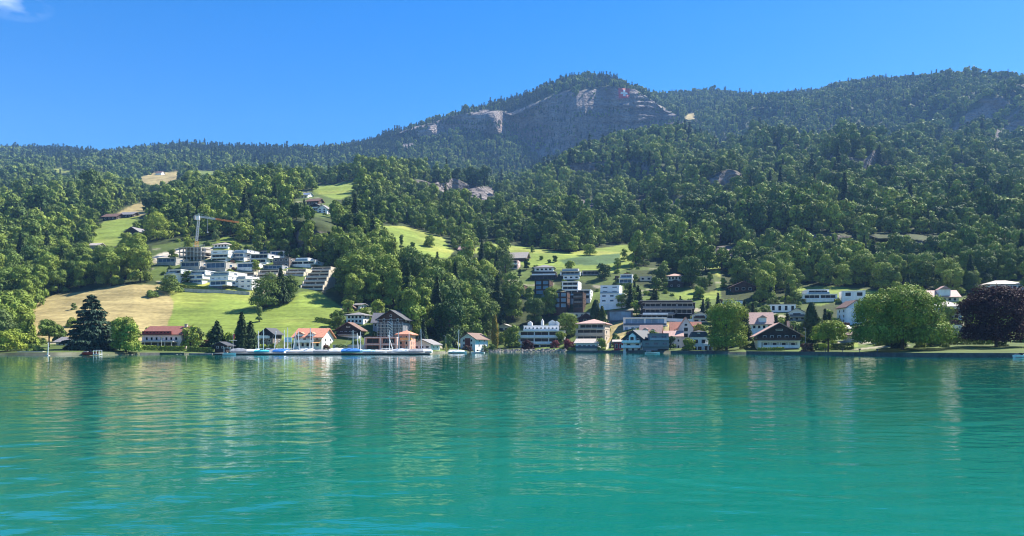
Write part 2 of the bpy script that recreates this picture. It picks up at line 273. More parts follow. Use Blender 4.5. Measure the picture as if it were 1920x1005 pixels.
def inpoly(x, y, poly):
    ins = np.zeros(x.shape, bool); n = len(poly)
    for i in range(n):
        x1, y1 = poly[i]; x2, y2 = poly[(i+1) % n]
        if y1 == y2: continue
        c = ((y1 > y) != (y2 > y)) & (x < (x2-x1)*(y-y1)/(y2-y1)+x1)
        ins ^= c
    return ins
FOREST, GARDEN, MEADOW, STRAW, CROP, ROCK, SITE = range(7)
ZPOLY = [
 (GARDEN, 0, 400, [(540,660),(560,636),(640,600),(640,575),(700,570),(770,586),(840,632),(960,640),(960,660)]),
 (GARDEN, 300, 520, [(285,462),(340,452),(440,452),(600,488),(628,500),(640,545),(560,552),(480,552),(330,550),(283,522)]),
 (GARDEN, 0, 560, [(940,656),(930,560),(938,500),(985,465),(1000,500),(1200,500),(1260,505),(1340,515),(1400,560),(1480,560),(1500,545),(1640,545),(1700,548),(1800,535),(1930,520),(1960,656)]),
 (MEADOW, 240, 380, [(292,537),(330,546),(470,548),(486,585),(540,556),(570,546),(600,548),(640,575),(642,600),(600,637),(318,642),(312,614),(325,578),(323,560)]),
 (MEADOW, 300, 420, [(335,530),(478,530),(478,552),(335,552)]),
 (STRAW, 240, 380, [(28,600),(62,572),(100,553),(165,546),(232,534),(300,534),(323,560),(325,578),(312,614),(318,642),(100,642),(60,628),(30,615)]),
 (MEADOW, 420, 680, [(712,424),(760,424),(830,445),(850,472),(838,484),(760,478),(720,458)]),
 (MEADOW, 420, 700, [(885,464),(930,457),(1000,464),(1060,475),(1130,464),(1190,457),(1196,478),(1180,503),(1150,512),(1060,508),(985,500),(950,486),(890,475)]),
 (CROP, 420, 700, [(1049,488),(1075,483),(1163,475),(1160,493),(1120,497),(1060,496)]),
 (MEADOW, 400, 600, [(1312,474),(1345,480),(1384,490),(1375,508),(1350,520),(1335,512),(1298,518)]),
 (MEADOW, 330, 480, [(1262,552),(1300,543),(1352,540),(1384,548),(1376,562),(1330,560),(1270,562)]),
 (MEADOW, 300, 480, [(1484,538),(1560,536),(1645,546),(1650,566),(1560,576),(1500,566)]),
 (MEADOW, 200, 300, [(1590,652),(1590,612),(1530,615),(1530,600),(1610,600),(1610,652)]),
 (STRAW, 270, 420, [(1122,634),(1140,606),(1172,600),(1172,640),(1140,648)]),
 (STRAW, 270, 420, [(1245,625),(1248,598),(1270,598),(1268,622)]),
 (MEADOW, 450, 900, [(168,462),(182,425),(206,408),(246,398),(262,405),(258,428),(240,440),(215,462)]),
 (STRAW, 500, 1000, [(206,408),(240,388),(270,378),(299,374),(301,384),(278,396),(262,407),(246,400)]),
 (MEADOW, 500, 1000, [(583,349),(640,344),(694,337),(699,347),(640,374),(600,372)]),
 (GARDEN, 450, 800, [(550,362),(580,358),(625,372),(645,395),(620,410),(575,404),(556,385)]),
 (STRAW, 1000, 2000, [(255,334),(290,324),(345,322),(347,331),(318,346),(275,348)]),
 (MEADOW, 1000, 2300, [(95,318),(112,316),(137,322),(130,326),(104,323)]),
 (MEADOW, 900, 2300, [(366,321),(412,321),(408,328),(368,327)]),
 (MEADOW, 380, 560, [(398,470),(408,452),(425,441),(450,456),(456,468),(430,472)]),
 (STRAW, 1500, 2400, [(1284,209),(1306,211),(1304,224),(1285,224)]),
 (SITE, 380, 480, [(285,482),(330,466),(395,464),(402,486),(330,482),(300,490)]),
 (FOREST, 300, 560, [(1180,507),(1330,502),(1345,545),(1310,552),(1290,535),(1240,545),(1195,533)]),
 (FOREST, 300, 560, [(1352,500),(1500,500),(1490,560),(1400,572),(1352,560)]),
 (FOREST, 280, 480, [(1556,568),(1590,568),(1600,600),(1540,604),(1500,582)]),
 (FOREST, 280, 520, [(1640,500),(1935,500),(1935,530),(1850,530),(1800,560),(1740,545),(1650,545)]),
 (FOREST, 280, 520, [(925,500),(950,530),(1000,562),(1040,580),(1050,612),(962,612),(930,640)]),
 (FOREST, 300, 520, [(1030,512),(1100,530),(1130,545),(1100,550),(1040,534)]),
 (FOREST, 200, 420, [(0,640),(0,560),(40,590),(60,640)]),
 (FOREST, 200, 330, [(760,640),(760,600),(840,620),(850,648)]),
 (ROCK, 400, 520, [(552,432),(612,436),(614,466),(598,476),(560,464)]),
 (ROCK, 560, 1300, [(868,352),(930,350),(934,372),(880,378)]),
 (ROCK, 560, 1300, [(1060,372),(1120,378),(1118,394),(1064,390)]),
 (ROCK, 560, 1300, [(1190,372),(1290,380),(1286,394),(1196,388)]),
 (ROCK, 480, 1000, [(1340,462),(1392,462),(1398,480),(1345,478)]),
 (ROCK, 420, 1000, [(1575,444),(1612,446),(1622,474),(1590,476)]),
 (ROCK, 420, 1000, [(1636,462),(1740,466),(1738,490),(1640,488)]),
 (ROCK, 1700, 2500, [(745,250),(800,228),(905,206),(960,210),(1000,194),(1060,170),(1190,166),(1240,200),(1305,236),(1300,250),(1150,272),(1060,294),(1010,308),(985,270),(940,252),(880,246),(800,262)]),
 (ROCK, 1600, 2600, [(735,274),(790,266),(780,278),(740,282)]),
 (ROCK, 1600, 2600, [(345,268),(420,268),(450,276),(440,280),(345,275)]),
 (ROCK, 1600, 2600, [(572,282),(640,274),(690,272),(640,282),(575,288)]),
]
ZONE = np.full(PY.shape, FOREST, np.int8)
ZONE[:LINE_ROW[1]] = GARDEN
jx = PXg + 4*fbm(PXg/14, PYF/7, 51, 3); jy = PYF + 1.6*fbm(PXg/11, PYF/6, 53, 3)
for z, ya, yb, poly in ZPOLY:
    m = inpoly(jx, jy, poly) & (YY >= ya) & (YY <= yb); ZONE[m] = z
ZONE[(NZ < np.where(YY > 1000, .36, .48)) & (YY > 480) & (ZONE == FOREST)] = ROCK
ZONE[LINE_ROW[14]+3:][ZONE[LINE_ROW[14]+3:] == ROCK] = FOREST

def col_of(px): return min(NC-1.001, max(0.0, (px+320)/2.0))
def ground(px, py, ymin=0):
    """First point of the terrain met on the line of sight through photo pixel (px, py)."""
    c = int(round(col_of(px))); p = PYF[FIRST:, c]; Ys = YY[FIRST:, c]
    ok = np.where((p[:-1] >= py) & (p[1:] < py) & (Ys[:-1] >= ymin))[0]
    if len(ok) == 0: i = int(np.argmin(np.abs(p-py))); return Vector(((px-CX)/F*Ys[i], Ys[i], ZZ[FIRST+i, c]))
    i = ok[0]; t = (p[i]-py)/(p[i]-p[i+1]+1e-9); Y = Ys[i]+(Ys[i+1]-Ys[i])*t
    return Vector(((px-CX)/F*Y, Y, CZ+(HZ-py)/F*Y))
def cell(X, Y):
    c = int(round(col_of(CX+F*X/Y))); Ys = YY[1:, c]
    i = np.where((Ys[:-1] <= Y) & (Ys[1:] > Y))[0]
    return (int(i[0])+1 if len(i) else NR-2), c
def zground(X, Y):
    i, c = cell(X, Y); t = (Y-YY[i, c])/(YY[i+1, c]-YY[i, c]+1e-9)
    return float(ZZ[i, c]+(ZZ[i+1, c]-ZZ[i, c])*min(1, max(0, t)))

def grid_mesh(name, X, Y, Z, mat, smooth=True):
    nr, nc = X.shape
    me = bpy.data.meshes.new(name)
    co = np.stack([X, Y, Z], -1).reshape(-1, 3).astype(np.float32)
    a = (np.arange(nr-1)[:, None]*nc + np.arange(nc-1)[None]).ravel()
    q = np.stack([a, a+1, a+nc+1, a+nc], -1).astype(np.int32)
    me.vertices.add(len(co)); me.vertices.foreach_set('co', co.ravel())
    me.loops.add(q.size); me.loops.foreach_set('vertex_index', q.ravel())
    me.polygons.add(len(q)); me.polygons.foreach_set('loop_start', np.arange(0, q.size, 4, dtype=np.int32))
    me.polygons.foreach_set('loop_total', np.full(len(q), 4, np.int32))
    me.polygons.foreach_set('use_smooth', np.full(len(q), smooth))
    me.materials.append(mat); me.update(calc_edges=True); return me

def terrain_material():
    m = bpy.data.materials.new('ground_cover'); m.use_nodes = True; nt = m.node_tree; b = nt.nodes['Principled BSDF']
    b.inputs['Roughness'].default_value = .9; b.inputs['Specular IOR Level'].default_value = .1
    at = nn(nt, 'ShaderNodeAttribute', attribute_name='land'); rk = nn(nt, 'ShaderNodeAttribute', attribute_name='rock')
    g = nn(nt, 'ShaderNodeNewGeometry')
    def noise(scale, zs=1.0, detail=6, xs=1.0):
        mp = nn(nt, 'ShaderNodeMapping'); mp.inputs['Scale'].default_value = (scale*xs, scale, scale*zs)
        n = nn(nt, 'ShaderNodeTexNoise'); n.inputs['Scale'].default_value = 1; n.inputs['Detail'].default_value = detail
        nt.links.new(g.outputs['Position'], mp.inputs['Vector']); nt.links.new(mp.outputs['Vector'], n.inputs['Vector']); return n.outputs['Fac']
    def rng(x, a, b2, lo=.3, hi=.7):
        r = nn(nt, 'ShaderNodeMapRange'); r.inputs['From Min'].default_value = lo; r.inputs['From Max'].default_value = hi
        r.inputs['To Min'].default_value = a; r.inputs['To Max'].default_value = b2; nt.links.new(x, r.inputs['Value']); return r.outputs['Result']
    def mul(x, y):
        q = nn(nt, 'ShaderNodeMath', operation='MULTIPLY'); nt.links.new(x, q.inputs[0]); nt.links.new(y, q.inputs[1]); return q.outputs[0]
    wv = nn(nt, 'ShaderNodeTexWave'); wv.wave_type = 'BANDS'; wv.bands_direction = 'Z'; wv.inputs['Scale'].default_value = .42; wv.inputs['Distortion'].default_value = 10; wv.inputs['Detail'].default_value = 3; wv.inputs['Detail Scale'].default_value = .15
    nt.links.new(g.outputs['Position'], wv.inputs['Vector'])
    grass = mul(rng(wv.outputs['Fac'], .93, 1.05, 0, 1), mul(mul(rng(noise(.05), .78, 1.18), rng(noise(.5, 1.0, 4), .8, 1.18)), rng(noise(.16, 5.0, 4, .25), .78, 1.2)))
    strata = mul(mul(rng(noise(.010, 9.0, 5), .75, 1.18), rng(noise(.012), .55, 1.3)), mul(rng(noise(.035, .09, 6), .5, 1.3), rng(noise(.11, 2.2, 6), .62, 1.3)))
    f = nn(nt, 'ShaderNodeMix', data_type='FLOAT'); nt.links.new(rk.outputs['Fac'], f.inputs[0]); nt.links.new(grass, f.inputs[2]); nt.links.new(strata, f.inputs[3])
    sc = nn(nt, 'ShaderNodeVectorMath', operation='SCALE'); nt.links.new(at.outputs['Color'], sc.inputs[0]); nt.links.new(f.outputs[0], sc.inputs['Scale'])
    nt.links.new(sc.outputs['Vector'], b.inputs['Base Color'])
    h = nn(nt, 'ShaderNodeMath', operation='MULTIPLY'); nt.links.new(strata, h.inputs[0]); nt.links.new(rk.outputs['Fac'], h.inputs[1])
    bp = nn(nt, 'ShaderNodeBump'); bp.inputs['Strength'].default_value = .9; bp.inputs['Distance'].default_value = 16
    nt.links.new(h.outputs[0], bp.inputs['Height']); nt.links.new(bp.outputs['Normal'], b.inputs['Normal'])
    return m
LANDC = np.array([(.045,.060,.020),(.100,.140,.034),(.180,.238,.046),(.325,.262,.115),(.075,.130,.050),(.315,.275,.255),(.48,.42,.33)], np.float32)
me = grid_mesh('hillside', XX, YY, ZZ, terrain_material())
cols = LANDC[ZONE]
cols = cols.copy()
cols[:FIRST] = (.16,.15,.12)
# mown stripes and drier patches of the meadows
dry = np.clip(fbm(XX/40, YY/30, 61, 4)*1.6, 0, 1)[..., None]*((ZONE == MEADOW)[..., None])
cols = cols*(1-.5*dry) + .5*dry*np.array((.40,.36,.09))
gm_ = np.clip(.5+1.6*fbm(XX/16, YY/16, 63, 4), 0, 1)[..., None]*((ZONE == GARDEN)[..., None])
cols = cols*(1-.6*gm_) + .6*gm_*np.array((.060,.085,.026))
gp_ = (fbm(XX/24, YY/10, 65, 3) > .33)[..., None]*((ZONE == GARDEN)[..., None])*((YY > sY+22)[..., None])
cols = np.where(gp_, np.array((.30,.27,.19)), cols)
warm = np.exp(-((PXg-985)/42)**2-((PYF-248)/24)**2)[..., None]*((ZONE == ROCK)[..., None])
cols = cols*(1-.6*warm)+.6*warm*np.array((.30,.165,.11))
for it in range(1):
    c2 = (cols*4+np.roll(cols,1,1)+np.roll(cols,-1,1)+np.roll(cols,1,0)+np.roll(cols,-1,0))/8; cols = c2
rgba = np.concatenate([cols, np.ones(cols.shape[:2]+(1,))], -1).astype(np.float32)
a = me.attributes.new('land', 'FLOAT_COLOR', 'POINT'); a.data.foreach_set('color', rgba.ravel())
rock = (ZONE == ROCK).astype(np.float32); rock = (rock*2+np.roll(rock,1,1)+np.roll(rock,-1,1))/4
a = me.attributes.new('rock', 'FLOAT', 'POINT'); a.data.foreach_set('value', rock.ravel())
tag(link('hillside', me), 'steep wooded mountainside with meadows and cliffs above the lake', 'mountainside', kind='structure')
# ================================================================== LAKE
def water():
    d = .0062
    n = int(math.log(350/6.0)/d); ys = 6.0*np.exp(np.arange(n+1)*d)
    ys = np.concatenate([[-260,-150,-80,-40,-20,-10,-4,0,3,4.5], ys])
    us = np.concatenate([[-6,-3,-1.8,-1.2,-.95], np.linspace(-.84, .84, 900), [.95,1.2,1.8,3,6]])
    Y = np.repeat(ys[:, None], len(us), 1); X = us[None]*np.maximum(Y, 6.0)
    Z = np.zeros_like(X); r = np.random.default_rng(5)
    fine = (np.abs(us) <= .85)[None] & (Y >= 6)
    wx = X + 1.2*fbm(X/5, Y/5, 71, 2); wy = Y + 1.2*fbm(X/6+9, Y/4, 73, 2)
    for i in range(64):
        lam = .32*(16 ** r.random()); th = math.radians(100) + r.normal()*.55
        kx, ky = math.cos(th)*2*math.pi/lam, math.sin(th)*2*math.pi/lam
        amp = .00125*lam*(1.0 if lam < 3 else .6)*(.42+.75*np.clip((Y-12)/36, 0, 1))
        dx = np.maximum(.0019*Y, d*Y*.6); fade = np.clip(lam/(3.0*dx)-.6, 0, 1)
        env = .35+1.3*np.clip(.5+1.1*fbm(X/(7*lam)+i*3.1, Y/(7*lam), 80+i, 2), 0, 1)
        Z += amp*fade*env*np.sin(kx*wx+ky*wy+r.random()*6.28)
    Z *= fine
    m = bpy.data.materials.new('lake_water'); m.use_nodes = True; nt = m.node_tree; b = nt.nodes['Principled BSDF']
    g = nn(nt, 'ShaderNodeNewGeometry')
    mp = nn(nt, 'ShaderNodeMapping'); mp.inputs['Scale'].default_value = (.025,.045,.05)
    nz = nn(nt, 'ShaderNodeTexNoise'); nz.inputs['Scale'].default_value = 1; nz.inputs['Detail'].default_value = 4
    nt.links.new(g.outputs['Position'], mp.inputs['Vector']); nt.links.new(mp.outputs['Vector'], nz.inputs['Vector'])
    cr = nn(nt, 'ShaderNodeValToRGB'); cr.color_ramp.elements[0].position = .3; cr.color_ramp.elements[0].color = (.000,.122,.096,1)
    cr.color_ramp.elements[1].position = .72; cr.color_ramp.elements[1].color = (.000,.208,.164,1)
    nt.links.new(nz.outputs['Fac'], cr.inputs['Fac']); sx = nn(nt, 'ShaderNodeSeparateXYZ'); nt.links.new(g.outputs['Position'], sx.inputs[0])
    far_dim = nn(nt, 'ShaderNodeMapRange'); far_dim.inputs['From Min'].default_value = 18; far_dim.inputs['From Max'].default_value = 110; far_dim.inputs['To Min'].default_value = .80; far_dim.inputs['To Max'].default_value = .58   # far water darkened in its colour to deepen the reflections there
    nt.links.new(sx.outputs['Y'], far_dim.inputs['Value'])
    sc = nn(nt, 'ShaderNodeVectorMath', operation='SCALE'); nt.links.new(cr.outputs['Color'], sc.inputs[0]); nt.links.new(far_dim.outputs[0], sc.inputs['Scale']); nt.links.new(sc.outputs['Vector'], b.inputs['Base Color'])
    b.inputs['Roughness'].default_value = .03; b.inputs['IOR'].default_value = 1.333; b.inputs['Specular IOR Level'].default_value = .5
    # fine ripples
    m1 = nn(nt, 'ShaderNodeMapping'); m1.inputs['Scale'].default_value = (.75,1.9,1); m1.inputs['Rotation'].default_value = (0,0,R(8))
    n1 = nn(nt, 'ShaderNodeTexNoise'); n1.inputs['Scale'].default_value = 1; n1.inputs['Detail'].default_value = 4; n1.inputs['Roughness'].default_value = .5
    nt.links.new(g.outputs['Position'], m1.inputs['Vector']); nt.links.new(m1.outputs['Vector'], n1.inputs['Vector'])
    bp = nn(nt, 'ShaderNodeBump'); bp.inputs['Strength'].default_value = .16; bp.inputs['Distance'].default_value = .12
    nt.links.new(n1.outputs['Fac'], bp.inputs['Height']); nt.links.new(bp.outputs['Normal'], b.inputs['Normal'])
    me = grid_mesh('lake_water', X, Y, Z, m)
    tag(link('lake_water', me), 'emerald green lake water with gentle ripples', 'lake', kind='structure')
water()

# ================================================================== SKY, SUN, AIR, CAMERA
SUN = Vector((.64, .46, .90)).normalized()
el = math.asin(SUN.z); az = math.atan2(SUN.x, SUN.y)
w = bpy.data.worlds.new('World'); SC.world = w; w.use_nodes = True; nt = w.node_tree
bg = nt.nodes['Background']; sky = nn(nt, 'ShaderNodeTexSky'); sky.sky_type = 'NISHITA'; sky.sun_disc = False
sky.sun_elevation = el; sky.sun_rotation = az; sky.air_density = 1.0; sky.dust_density = .25; sky.ozone_density = 3.5; sky.altitude = 400
bg.inputs['Strength'].default_value = .075
hs = nn(nt, 'ShaderNodeHueSaturation'); hs.inputs['Saturation'].default_value = 1.45; hs.inputs['Hue'].default_value = .508
nt.links.new(sky.outputs[0], hs.inputs['Color'])
# a wisp of high cloud
tc = nn(nt, 'ShaderNodeTexCoord'); dr = Vector((-.675, 1, .462)).normalized()
rt = nn(nt, 'ShaderNodeMapping'); rt.vector_type = 'POINT'; rt.inputs['Location'].default_value = -dr
st = nn(nt, 'ShaderNodeVectorMath', operation='MULTIPLY'); st.inputs[1].default_value = (26, 26, 60)
ln = nn(nt, 'ShaderNodeVectorMath', operation='LENGTH'); cn = nn(nt, 'ShaderNodeTexNoise'); cn.inputs['Scale'].default_value = 1; cn.inputs['Detail'].default_value = 6
c2 = nn(nt, 'ShaderNodeMapping'); c2.inputs['Scale'].default_value = (22, 22, 60); c2.inputs['Rotation'].default_value = (0, .5, 0)
nt.links.new(tc.outputs['Generated'], rt.inputs['Vector']); nt.links.new(rt.outputs[0], st.inputs[0]); nt.links.new(st.outputs[0], ln.inputs[0])
nt.links.new(tc.outputs['Generated'], c2.inputs['Vector']); nt.links.new(c2.outputs[0], cn.inputs['Vector'])
e1 = nn(nt, 'ShaderNodeMapRange'); e1.inputs['From Min'].default_value = 1.1; e1.inputs['From Max'].default_value = .1; nt.links.new(ln.outputs['Value'], e1.inputs['Value'])
e2 = nn(nt, 'ShaderNodeMapRange'); e2.inputs['From Min'].default_value = .40; e2.inputs['From Max'].default_value = .72; nt.links.new(cn.outputs['Fac'], e2.inputs['Value'])
e3 = nn(nt, 'ShaderNodeMath', operation='MULTIPLY'); nt.links.new(e1.outputs[0], e3.inputs[0]); nt.links.new(e2.outputs[0], e3.inputs[1])
cm_ = nn(nt, 'ShaderNodeMix', data_type='RGBA'); cm_.inputs[7].default_value = (4.6, 5.6, 7.2, 1)
nt.links.new(e3.outputs[0], cm_.inputs[0]); nt.links.new(hs.outputs[0], cm_.inputs[6]); nt.links.new(cm_.outputs[2], bg.inputs['Color'])
sd = bpy.data.lights.new('sun', 'SUN'); sd.energy = 5.0; sd.angle = R(.5); sd.color = (1, .94, .84)
so = bpy.data.objects.new('sun', sd); COL.objects.link(so); so.rotation_euler = SUN.to_track_quat('Z', 'Y').to_euler(); so.location = (900, 600, 1500)

hz = MB().box(-2600, 2800, -300, 3700, -4.6, 1120)
hm = bpy.data.materials.new('haze'); hm.use_nodes = True; nt = hm.node_tree; nt.nodes.remove(nt.nodes['Principled BSDF'])
pv = nn(nt, 'ShaderNodeVolumePrincipled'); pv.inputs['Color'].default_value = (.27,.54,1,1); pv.inputs['Density'].default_value = .00009; pv.inputs['Anisotropy'].default_value = .0
nt.links.new(pv.outputs[0], nt.nodes['Material Output'].inputs['Volume'])
ho = hz.build('haze', hm); tag(ho, 'thin blue summer haze between the lake and the mountain', 'haze', kind='stuff')

cam = bpy.data.cameras.new('camera'); co = bpy.data.objects.new('camera', cam); COL.objects.link(co); SC.camera = co
co.location = (0, 0, CZ); co.rotation_euler = (R(90), 0, 0); cam.lens = 36*F/1920; cam.sensor_width = 36; cam.shift_y = (HZ-502.5)/1920
cam.clip_start = .3; cam.clip_end = 9000
SC.view_settings.view_transform = 'Standard'; SC.view_settings.look = 'None'; SC.view_settings.exposure = 1.42; SC.view_settings.gamma = 1
cy = SC.cycles; cy.max_bounces = 6; cy.diffuse_bounces = 3; cy.glossy_bounces = 3; cy.transmission_bounces = 2; cy.volume_bounces = 0; cy.transparent_max_bounces = 4
cy.filter_width = 1.1; cy.use_denoising = True; cy.caustics_reflective = False; cy.caustics_refractive = False
# ================================================================== TREES
def quads_mesh(name, C, Nn, sa, sb, tint, mats, extra=None, matidx=None, upbias=None):
    """Leaf clumps: one bent four-sided face per point of C, facing Nn."""
    n = len(C); r = RNG
    ref = r.normal(size=(n, 3)); T = np.cross(Nn, ref); T /= np.linalg.norm(T, axis=1, keepdims=True)+1e-9
    if upbias is not None: T = upbias; 
    B = np.cross(Nn, T); B /= np.linalg.norm(B, axis=1, keepdims=True)+1e-9
    sa = np.asarray(sa)*np.ones(n); sb = np.asarray(sb)*np.ones(n)
    j = lambda: (.75+.5*r.random((n, 1)))
    a = T*sa[:, None]; b = B*sb[:, None]; bend = Nn*(sa[:, None]*.18)
    V = np.stack([C-a*j()-bend, C+b*j()*.8+bend*.5, C+a*j()-bend, C-b*j()*.8+bend*.5], 1).reshape(-1, 3)
    fv = np.arange(n*4, dtype=np.int32).reshape(-1, 4)
    me = bpy.data.meshes.new(name)
    ev, ef = ([], []) if extra is None else extra
    nv = len(V)
    if len(ev):
        V = np.vstack([V, np.array(ev, float)])
    me.vertices.add(len(V)); me.vertices.foreach_set('co', V.astype(np.float32).ravel())
    loops = list(fv.ravel()); starts = list(range(0, n*4, 4)); tot = [4]*n
    for f in ef:
        starts.append(len(loops)); tot.append(len(f)); loops += [i+nv for i in f]
    me.loops.add(len(loops)); me.loops.foreach_set('vertex_index', np.array(loops, np.int32))
    me.polygons.add(len(starts)); me.polygons.foreach_set('loop_start', np.array(starts, np.int32)); me.polygons.foreach_set('loop_total', np.array(tot, np.int32))
    me.polygons.foreach_set('material_index', np.array([0]*n+[1]*len(ef), np.int32))
    for m in mats: me.materials.append(m)
    at = me.attributes.new('tint', 'FLOAT', 'FACE'); at.data.foreach_set('value', np.concatenate([tint, np.full(len(ef), .5)]).astype(np.float32))
    me.update(calc_edges=True); return me

def unit(n):
    v = RNG.normal(size=(n, 3)); return v/np.linalg.norm(v, axis=1, keepdims=True)

def broad_points(w, h, z0, nlobe, nleaf, shape='round', flat=.45):
    """Points and outward normals of a lumpy broadleaf crown of width w between heights z0 and h."""
    r = RNG; rx = w/2; rz = (h-z0)/2; cz = (h+z0)/2
    L = []
    for i in range(nlobe):
        d = unit(1)[0]; d[2] = d[2]*.95+.12
        k = (r.random()**.4)*.70
        if shape == 'tall': d[:2] *= .9
        fx = 1.0
        if shape == 'egg': fx = 1.0 - .35*max(0, d[2])
        if shape == 'dome' and d[2] < -.2: d[2] *= .6
        L.append((d[0]*rx*k*fx, d[1]*rx*k*fx, cz+d[2]*rz*k, (.30+.20*r.random())*rx))
    L.append((0, 0, cz-.1*rz, .55*rx))
    ns = max(4, nlobe//(2 if shape == 'dome' else 3)); a0 = r.random()*6.28
    for i in range(ns):      # low skirt of the crown
        a = a0+6.28*i/ns+.4*r.normal(); q = .34+.1*r.random(); kk = (1.0-q*(.62 if shape == 'dome' else 1.0))*(.82+.18*r.random())
        L.append((math.cos(a)*rx*kk, math.sin(a)*rx*kk, z0+min(q*rx*.5, rz*.4)+.14*rz*r.random(), q*rx))
    L = np.array(L)
    vr = min(1.0, rz/rx*1.0)
    per = (L[:, 3]**2); per = np.maximum(4, (per/per.sum()*nleaf*1.5)).astype(int)
    C, N, T = [], [], []
    for (x, y, z, rad), m in zip(L, per):
        d = unit(m); d[:, 2] = np.where(d[:, 2] < -.45, -d[:, 2]*.6, d[:, 2]); d /= np.linalg.norm(d, axis=1, keepdims=True)
        rr = rad*(.58+.48*r.random((m, 1))**.7)
        sub = .12*rad*np.sin(d[:, :1]*9+x)*np.sin(d[:, 1:2]*9+y)
        p = np.array((x, y, z)) + d*(rr+sub)*np.array((1, 1, max(.75, vr)))
        C.append(p); N.append(d+.30*r.normal(size=(m, 3))); T.append(np.clip(.5+.18*r.normal()+.22*r.normal(size=m), 0, 1))
    C = np.vstack(C); N = np.vstack(N); T = np.concatenate(T)
    # drop leaves buried inside other lobes
    q = (C[:, None]-L[None, :, :3])/np.array((1, 1, max(.75, vr))); dd = np.linalg.norm(q, axis=2)/L[None, :, 3]
    keep = (dd.min(1) > .56) & (C[:, 2] > z0-.02*h)
    C, N, T = C[keep], N[keep], T[keep]
    if len(C) > nleaf:
        s = r.permutation(len(C))[:nleaf]; C, N, T = C[s], N[s], T[s]
    N /= np.linalg.norm(N, axis=1, keepdims=True)
    return C, N, T, L

def trunk_geo(h, r0, lobes=None, nb=5, z0=0):
    mb = MB(); mb.tube((0, 0, -1.0), (0, 0, h*.45), r0*1.1, r0*.75, 7); mb.tube((0, 0, h*.45), (.1*r0, 0, h*.8), r0*.75, r0*.3, 6)
    if lobes is not None:
        for x, y, z, rad in lobes[:nb]:
            mb.tube((0, 0, h*(.25+.2*RNG.random())), (x*.9, y*.9, z), r0*.45, r0*.12, 5)
    return mb

def broad_tree_meshes(name, w, h, z0, nlobe, nleaf, leaf, mat, shape='round', joined=False, r0=None):
    C, N, T, L = broad_points(w, h, z0, nlobe, nleaf, shape)
    r0 = r0 or .022*h+.05
    tb = trunk_geo(h, r0, L, 6 if not joined else 2)
    s = leaf*(.65+.7*RNG.random(len(C)))
    if joined: return quads_mesh(name, C, N, s*.62, s*.5, T, [MATS[mat], MATS['bark']], (tb.v, tb.f))
    return quads_mesh(name+'_crown', C, N, s*.62, s*.5, T, [MATS[mat]]), tb.mesh(name+'_trunk', MATS['bark'])

def conifer_points(w, h, z0, tiers, nleaf, power=1.0, droop=.25):
    r = RNG; C, N, T, A = [], [], [], []
    per = max(3, nleaf//tiers)
    for i in range(tiers):
        t = (i+.3*r.random())/tiers; z = z0+(h-z0)*t
        rad = (w/2)*((1-t)**power)*(.78+.4*r.random())+.02*w
        nb = max(5, int(11*(1-t))+4); m = max(8, int(per*(1.6*(1-t)+.25)))
        ba = r.random()*6.28 + np.floor(r.random(m)*nb)*6.28/nb + .16*r.normal(size=m)
        u = r.random(m)**.6
        lift = .9+.25*r.normal(size=m)
        p = np.stack([np.cos(ba)*rad*u, np.sin(ba)*rad*u, z - droop*rad*u*lift + .05*(h/tiers)*r.normal(size=m)], 1)
        nrm = np.stack([np.cos(ba)*.55, np.sin(ba)*.55, np.full(m, .85)], 1)+.35*r.normal(size=(m, 3))
        C.append(p); N.append(nrm); T.append(np.clip(.45+.25*r.normal(size=m)+.15*(u-.5), 0, 1))
        A.append(np.stack([np.cos(ba), np.sin(ba), np.full(m, -droop)], 1))
    C = np.vstack(C); N = np.vstack(N); A = np.vstack(A); N /= np.linalg.norm(N, axis=1, keepdims=True)
    A = A-N*(A*N).sum(1, keepdims=True); A /= np.linalg.norm(A, axis=1, keepdims=True)+1e-9
    return C, N, np.concatenate(T), A
def conifer_meshes(name, w, h, z0, tiers, nleaf, leaf, mat, power=1.0, droop=.25, joined=False):
    C, N, T, A = conifer_points(w, h, z0, tiers, nleaf, power, droop)
    s = leaf*(.6+.8*RNG.random(len(C)))
    tb = MB().tube((0, 0, -1), (0, 0, h*.96), .016*h+.06, .02, 6)
    if joined: return quads_mesh(name, C, N, s*.75, s*.36, T, [MATS[mat], MATS['bark']], (tb.v, tb.f), upbias=A)
    return quads_mesh(name+'_crown', C, N, s*.75, s*.36, T, [MATS[mat]], upbias=A), tb.mesh(name+'_trunk', MATS['bark'])
def column_points(w, h, z0, n):
    r = RNG; t = r.random(n); a = r.random(n)*6.28
    prof = np.sin(np.pi*np.clip(t*.86+.10, 0, 1))**.55*(1-.35*t)
    rad = w/2*prof*(.8+.25*r.random(n))*(1+.12*np.sin(a*3+t*14))
    C = np.stack([np.cos(a)*rad, np.sin(a)*rad, z0+(h-z0)*t], 1)
    N = np.stack([np.cos(a), np.sin(a), .35+.4*t], 1)+.35*r.normal(size=(n, 3)); N /= np.linalg.norm(N, axis=1, keepdims=True)
    return C, N, np.clip(.5+.25*r.normal(size=n), 0, 1)
def column_meshes(name, w, h, z0, n, leaf, mat):
    C, N, T = column_points(w, h, z0, n); s = leaf*(.6+.8*RNG.random(n))
    return quads_mesh(name+'_crown', C, N, s*.6, s*.5, T, [MATS[mat]]), MB().tube((0,0,-.8), (0,0,h*.7), .02*h+.05, .04, 6).mesh(name+'_trunk', MATS['bark'])

def place_tree(name, pair, loc, label, cat, group, s=1.0, rz=0.0, sz=None):
    o = empty(name, loc, rz, label, cat, group); o.scale = (s, s, sz or s)
    link('crown', pair[0], o); link('trunk', pair[1], o); return o
